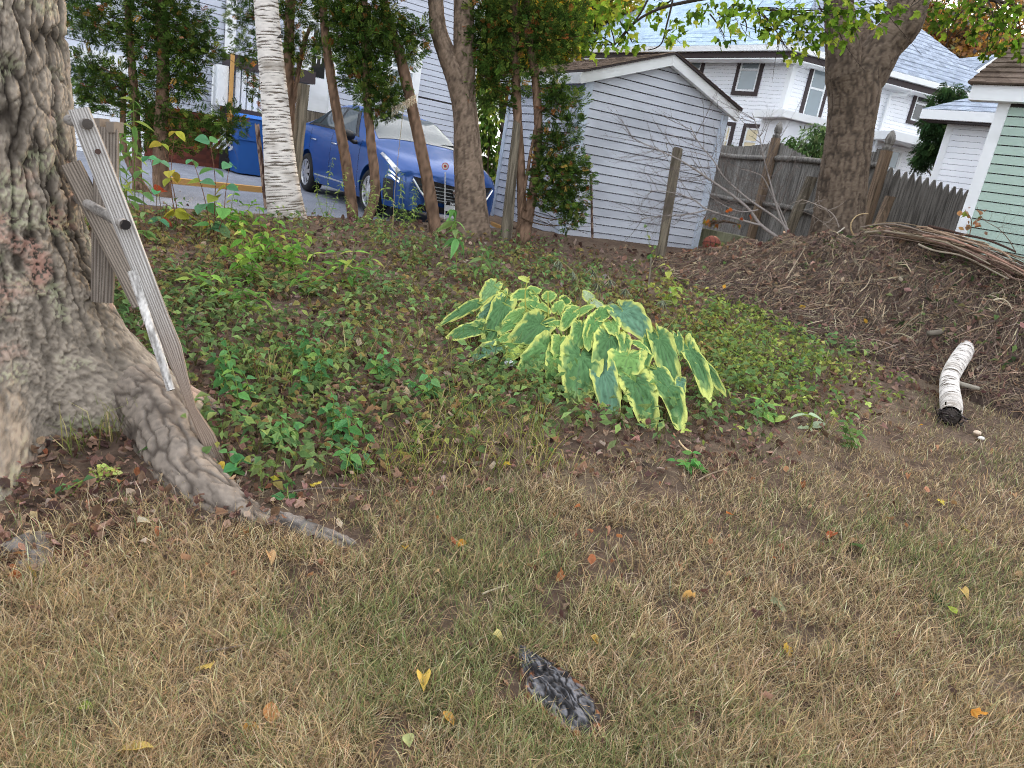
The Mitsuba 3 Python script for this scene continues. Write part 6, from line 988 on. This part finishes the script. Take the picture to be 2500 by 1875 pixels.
for px, py, tx, ty, lab in ((640, 640, 632, 505, 'bright leafy bush at the foot of the birch'), (600, 690, 590, 560, 'yellow-green leafy bush left of the birch foot'), (700, 660, 705, 540, 'green leafy bush right under the birch'), (560, 560, 575, 455, 'slender leafy bush behind the left weeds')):
    plant(lab, px, py, [(tx, ty), (tx + 45, ty + 35, .1), (tx - 45, ty + 40, -.1), (tx + 15, ty + 60, -.15)], 14, .095, OV, ['7fa548', '96b552', '649040', 'b5c45f'], [3, 2, 3, 1], droop=-.15, r=.004, from_=.1, name='leafy_bush')
for px, py, tx, ty, lab in ((520, 720, 515, 655, 'pointed-leaved weed clump left of the bright bushes'), (600, 760, 590, 690, 'pointed-leaved weed clump below the bright bushes'), (760, 720, 765, 620, 'pointed-leaved weed clump right of the bright bushes'), (850, 700, 870, 590, 'pointed-leaved weed clump left of the forked tree')):
    plant(lab, px, py, [(tx, ty), (tx + 50, ty + 25, .05), (tx - 50, ty + 25, -.05)], 12, .13, LN, ['6f9a4a', '84a852', '5c8540', 'a5b55a'], [3, 2, 2, 1], droop=.15, from_=.1)
plant('yellow-green sapling standing right of the thin grey rod', 1640, 745, [(1612, 625), (1650, 690, 0), (1590, 690, .05)], 12, .085, [leaf_t(.7, .2, .08)], YG, stemc='7a6a4a', name='sapling')
plant('climbing shoot with small leaves before the shed base', 1600, 640, [(1578, 550), (1600, 600)], 9, .06, [HT[1]], YG + GR1, name='vine')
plant('vine of small heart leaves creeping on the heap left end', 1745, 705, [(1770, 640), (1720, 650)], 9, .06, HT, GR1, name='vine')
for px, py, tx, ty in ((550, 950, 545, 830), (590, 1000, 560, 880), (780, 960, 770, 850), (820, 1070, 815, 965), (850, 1090, 845, 1000), (700, 1090, 690, 1010), (740, 900, 740, 800), (1040, 980, 1030, 900), (930, 930, 935, 850), (860, 1150, 860, 1080)):
    plant('upright weed with small toothed blue-green leaves in the leaf litter', px, py, [(tx, ty), (tx + 30, ty + 25, .04), (tx - 28, ty + 30, -.04)], 14, .062, [leaf_t(.6, .25, .1, n=3)], ['5c8a58', '6a9a5c', '4d7a4a', '86a85a'], [3, 3, 2, 1], droop=-.2, from_=.12, group='toothed weeds in the litter')
plant('low broad-leaved weed at the foot of the broken ladder', 560, 1150, [(520, 1130), (590, 1120), (555, 1105), (620, 1165)], 6, .085, [leaf_t(.6, .25, .08)], ['5a8a5a', '6f9a60'], droop=.0, from_=.4); plant('yellow-spotted weed right of the ladder foot', 640, 1180, [(620, 1150), (660, 1165)], 7, .05, LOWO, ['b5c04a', '6f9a50'], droop=0., from_=.3); plant('trailing weed below the ladder foot by the dark root', 690, 1210, [(640, 1195), (700, 1180), (720, 1205)], 5, .07, LOWO, ['5a8a58', '4d7a4a'], droop=0., from_=.4)
plant('light green clover patch growing in the hollow of the tree roots', 255, 1165, [(225, 1150), (245, 1138), (270, 1145), (285, 1155), (250, 1155)], 8, .028, [leaf_t(.9, .1, .05, n=2)], ['b5c46a', 'a5b85a', 'c5cf80'], droop=0., from_=.6, pair=4, name='clover'); plant('small seedling left of the clover patch', 155, 1215, [(150, 1185), (165, 1195)], 5, .05, LOWO, GR2, droop=.1, from_=.5)
plant('big pale oval-leaved plant at the right end of the weeds', 1975, 1045, [(1955, 1010), (1985, 1030)], 2, .12, [leaf_t(.55, .15, .08, n=6)], ['b5c9a8', 'a5bf98'], droop=.1, from_=.8, parts=True); plant('broad green-leaved plant beside the pale oval leaf', 1885, 1040, [(1885, 990), (1895, 1020), (1865, 1000)], 2, .11, [leaf_t(.55, .15, .08, n=6)], ['86ad5a', '9abb68'], droop=.3, from_=.7, parts=True)
plant('leafy rosette weed at the lawn edge below the hosta', 1680, 1150, [(1690, 1105), (1650, 1125), (1705, 1140)], 6, .075, OV, ['5f9450', '6fa058'], droop=.0, from_=.4); plant('shrubby green weed at the right lawn edge of the bed', 2080, 1090, [(2085, 1010), (2060, 1030), (2110, 1040)], 14, .06, OV, GR1, droop=-.1, from_=.1)
for px, py, tx, ty, lab in ((800, 540, 815, 385, 'wispy goldenrod in front of the car door'), (935, 590, 950, 400, 'wispy goldenrod before the car headlight'), (990, 560, 975, 420, 'wispy weed right of the headlight goldenrod'), (895, 560, 880, 440, 'short wispy weed at the crooked cedar foot'), (1010, 545, 1020, 460, 'small wispy weed before the car grille')):
    plant(lab, px, py, [(tx, ty), (tx + 35, ty + 25, .1), (tx - 40, ty + 40, .05)], 30, .055, LN, ['8fa85a', '7a9a4c', 'a5b868'], droop=-.1, r=.003, from_=.15)
k = thing('dry_flower_head', 'dried feathery flower head hanging at the slanting cedar', 'plant'); m = M(); c = at(983, 255, 8.3)
for _ in range(420): u = rng.random(2); b = at(955 + 62 * u[0], 272 - 34 * u[0] + 20 * (u[1] - .5), 8.3 + .05 * rng.normal()); e2 = b + A([rng.normal() * .012, 0, -.02 - .02 * rng.random()]); m.add([b, b + A([.004, 0, 0]), e2], [[0, 1, 2]], pick(['b5ab95', '958a74', 'cfc7b5'], 1)[0])
put(k + '__plume', m, 'mat_leaf', kind='stuff'); put(k + '__stem', tube(M(), spline([gp(960, 600), at(965, 450, 8.3), at(985, 262, 8.3)], 14), .003, 5, S('8a7a5a')), 'mat_vc')
# ---------------------------------------------------------------- single fallen leaves
def fallen(label, px, py, size, col, tp, yaw=None, tilt=.35, group=None):
    k = thing('fallen_leaf', label, 'leaf', group); p = gp(px, py); p[2] += .028 + .006 * rng.random(); c = A([S(col)]); tv, tf, tcl = tp; tcl = tcl[:, None] * np.ones(3) * (1 + .25 * rng.normal(size=(len(tv), 1)) * .5); R = rots(A([rng.random() * 6.28 if yaw is None else yaw]), A([tilt * rng.normal()]), A([tilt * rng.normal()]))
    m = scat(M(), (tv, tf, tcl), p[None], R, A([size]), c); st_ = m.v[0][1] if len(tv) < 19 else m.v[0][0]; dv = R[0] @ A([0, -1, .15]); tube(m, [st_, st_ + dv * size * .25, st_ + dv * size * .45 + A([0, 0, -.004])], .0009, 4, S('7a6a48')); put(k + '__blade', m, 'mat_leaf')
O1, O2, O3 = leaf_t(.7, .15, .1, n=6, wav=.03), CURL[0], CURL[2]
FL = [('yellow leaf with brown tips in the lawn left of centre', 535, 1638, .065, 'd9c06a', LB[0]), ('orange-tan leaf in the lawn below the root knot', 1078, 1760, .05, 'd9a85a', O1), ('cream curled leaf touching the top of the root knot', 1198, 1570, .06, 'e0d290', O2), ('yellow-orange round leaf right of the root knot top', 1438, 1570, .05, 'dcae52', O1), ('small pale leaf at the right of the root knot', 1535, 1572, .03, 'd5d09a', O1), ('yellow and brown two-tone leaf in the right lawn', 1905, 1608, .06, 'd2b34e', LB[2]), ('orange leaf in the bottom right lawn', 2352, 1752, .06, 'd59a4a', LB[0]), ('large dark green fallen leaf in the right lawn', 2310, 1478, .12, '3d5236', LB[1]), ('small green leaf tip beside the dark green leaf', 2330, 1515, .04, 'a0b24e', O1), ('tan leaf above the dark green fallen leaf', 2340, 1455, .06, 'cdb070', O2), ('dark green crumpled leaf with a red leaf in the lawn', 2060, 1345, .11, '55683f', LB[1]), ('rust-red leaf propped on the crumpled green leaf', 2035, 1315, .07, 'a0553a', O1), ('cream lance leaf right of the crumpled green leaf', 2135, 1385, .07, 'dccf9a', LN[1]), ('long tan curled leaf in the middle lawn', 1692, 1478, .08, 'd0a868', O2), ('grey-green crumpled leaf in the middle lawn', 1870, 1470, .08, '8f9574', LB[1]), ('yellow maple leaf at the edge of the litter below the hosta', 1225, 1140, .05, 'e0c04a', LB[0]), ('yellow leaf with green stripe by the dark root', 768, 1205, .06, 'dcc85a', LB[2]), ('orange-brown leaf in the lawn right of the dark root', 1135, 1338, .05, 'c98f3a', O1), ('tan curled leaf left of the dark root tip', 652, 1372, .06, 'c9a57a', O2), ('ochre curled leaf in the upper middle lawn', 988, 1360, .05, 'cfa94e', O2), ('yellow-green lobed leaf at the ladder foot', 776, 1098, .07, 'dcb648', LB[0]), ('yellow oval leaf on the soil at the left edge', 65, 1398, .065, 'c9a83a', LN[0]), ('big cream leaf cut by the bottom edge of the lawn', 285, 1862, .085, 'dcc878', O1), ('long withered tan leaf standing at the lower left', 118, 1740, .13, 'a08a62', LN[2]), ('light green round leaf at the lower left', 190, 1745, .045, '9ab04e', O1), ('pale green leaf at the bottom below the root knot', 992, 1812, .045, 'b0b880', O1), ('yellow curled leaf left of the root knot', 1030, 1672, .07, 'd9b860', O2), ('orange leaf pair at the lower left lawn', 615, 1782, .06, 'cf9a48', O1), ('tan leaf right of the orange pair', 655, 1790, .065, 'b5865a', O1), ('yellow leaf in the litter left of the weeds', 545, 1165, .06, 'dcc05a', O1), ('bright yellow-green maple leaf in the far right lawn', 2350, 1300, .06, 'b5c05a', LB[0]), ('yellow leaf in the right lawn under the log', 2285, 1228, .055, 'd5c45a', LB[2]), ('orange leaf near the rotten log end', 2250, 1048, .06, 'd5a03a', LN[0]), ('rust leaf on the litter by the lawn edge', 1770, 1268, .05, 'b5703f', O1), ('small red-brown leaf in the mid-left lawn', 580, 1415, .035, '8a4a42', O1), ('large rust leaf lying against the trunk foot', 150, 1010, .05, 'a5653a', O1), ('red-brown leaf at the far left edge of the soil', 20, 1430, .06, 'a5603a', O2), ('pale peeling leaf on the litter near the ladder', 540, 1005, .075, 'c9ae92', LB[1])]
for q in FL: fallen(*q)
nf = 0; qs = sample(420, -.95, 1.0, 1.3, 4.6, 1.4); qs = qs[inview(qs, -150) & (bedness(qs[:, 0], qs[:, 1]) < .25)][:120]
for x, y in qs:
    k = thing('fallen_leaf', 'small brown or tan curled leaf scattered in the dry lawn', 'leaf', 'small brown leaves scattered on the lawn'); p = A([[x, y, gbase(x, y) + .022 + .008 * rng.random()]]); put(k + '__blade', scat(M(), CURL[rng.integers(3)], p, rots(rng.random(1) * 6.28, .4 * rng.normal(size=1), .4 * rng.normal(size=1)), A([.022 + .03 * rng.random()]), pick(['9a7256', 'b58f72', '7a5444', 'c2a584', 'a06a4a'], 1)), 'mat_leaf')
for lab, pts, r, c in (('thin grey twig lying across the litter edge', [(700, 1215), (820, 1205), (900, 1212)], .003, '6a5f56'), ('pale twig in the middle lawn', [(1175, 1465), (1215, 1450), (1250, 1440)], .004, 'a59a84'), ('dark twig in the lower left lawn', [(240, 1760), (262, 1720), (280, 1690)], .003, '5a5048'), ('thin grey twig on the left lawn', [(500, 1608), (560, 1598), (600, 1590)], .0025, '8a8078'), ('short grey stick below the hosta at the lawn edge', [(1700, 1185), (1740, 1165), (1775, 1155)], .004, '8a7a68'), ('pale dry stalk pointing out of the litter below the hosta', [(1685, 1115), (1665, 1100), (1655, 1085)], .006, 'c9b08a'), ('pale straw stalk crossing behind the ladder', [(265, 838), (320, 848), (380, 858)], .004, 'c2b08a')):
    k = thing('twig', lab, 'twig'); P = A([gp(*q) for q in pts]) + A([0, 0, .025]); put(k + '__wood', tube(M(), spline(P, 12), np.linspace(r, r * .6, 12), 6, S(c), wob=.15), 'mat_vc')
k = thing('nut_husk', 'round open nut husk lying on the bark crumbs by the tree', 'husk'); c = gp(433, 1338) + A([0, 0, .016]); an = np.linspace(0, 2 * np.pi, 25)[:-1]; e1, e2 = nrm(np.cross(CAM - c, ZUP)), nrm(np.cross(nrm(np.cross(CAM - c, ZUP)), CAM - c)); vw = nrm(CAM - c); P = A([[c + (math.cos(t) * e1 + math.sin(t) * e2) * r + vw * d for t in an] for r, d in ((.004, -.016), (.014, -.012), (.019, 0), (.017, .004), (.013, 0), (.006, -.006))]); cc = A([S('8a6a4a'), S('8a6a4a'), S('b08a60'), S('d2b48a'), S('7a5a40'), S('4a3628')])[:, None] * np.ones((1, 24, 1)); put(k + '__shell', sheet(M(), P, cc), 'mat_vc', True)
for lab, px, py, r, c in (('white crumpled scrap lying under the hosta left side', 1242, 900, .032, 'd5d8dc'), ('small white pebble near the log', 2392, 1080, .018, 'd0ccc4'), ('pinkish pebble right of the log end', 2382, 1067, .022, 'c9b5a0')):
    k = thing('pebble' if 'pebble' in lab else 'scrap', lab, 'pebble' if 'pebble' in lab else 'litter scrap'); p = gp(px, py) + A([0, 0, r * .5 + .02]); s3 = trimesh.creation.icosphere(2, r); put(k + '__body', M().add(s3.vertices * (1 + .3 * (meshkit.noise(s3.vertices * 60, 3)[:, None] - .5)) * A([1.2, .9, .7]) + p, s3.faces, S(c)), 'mat_vc', 30)
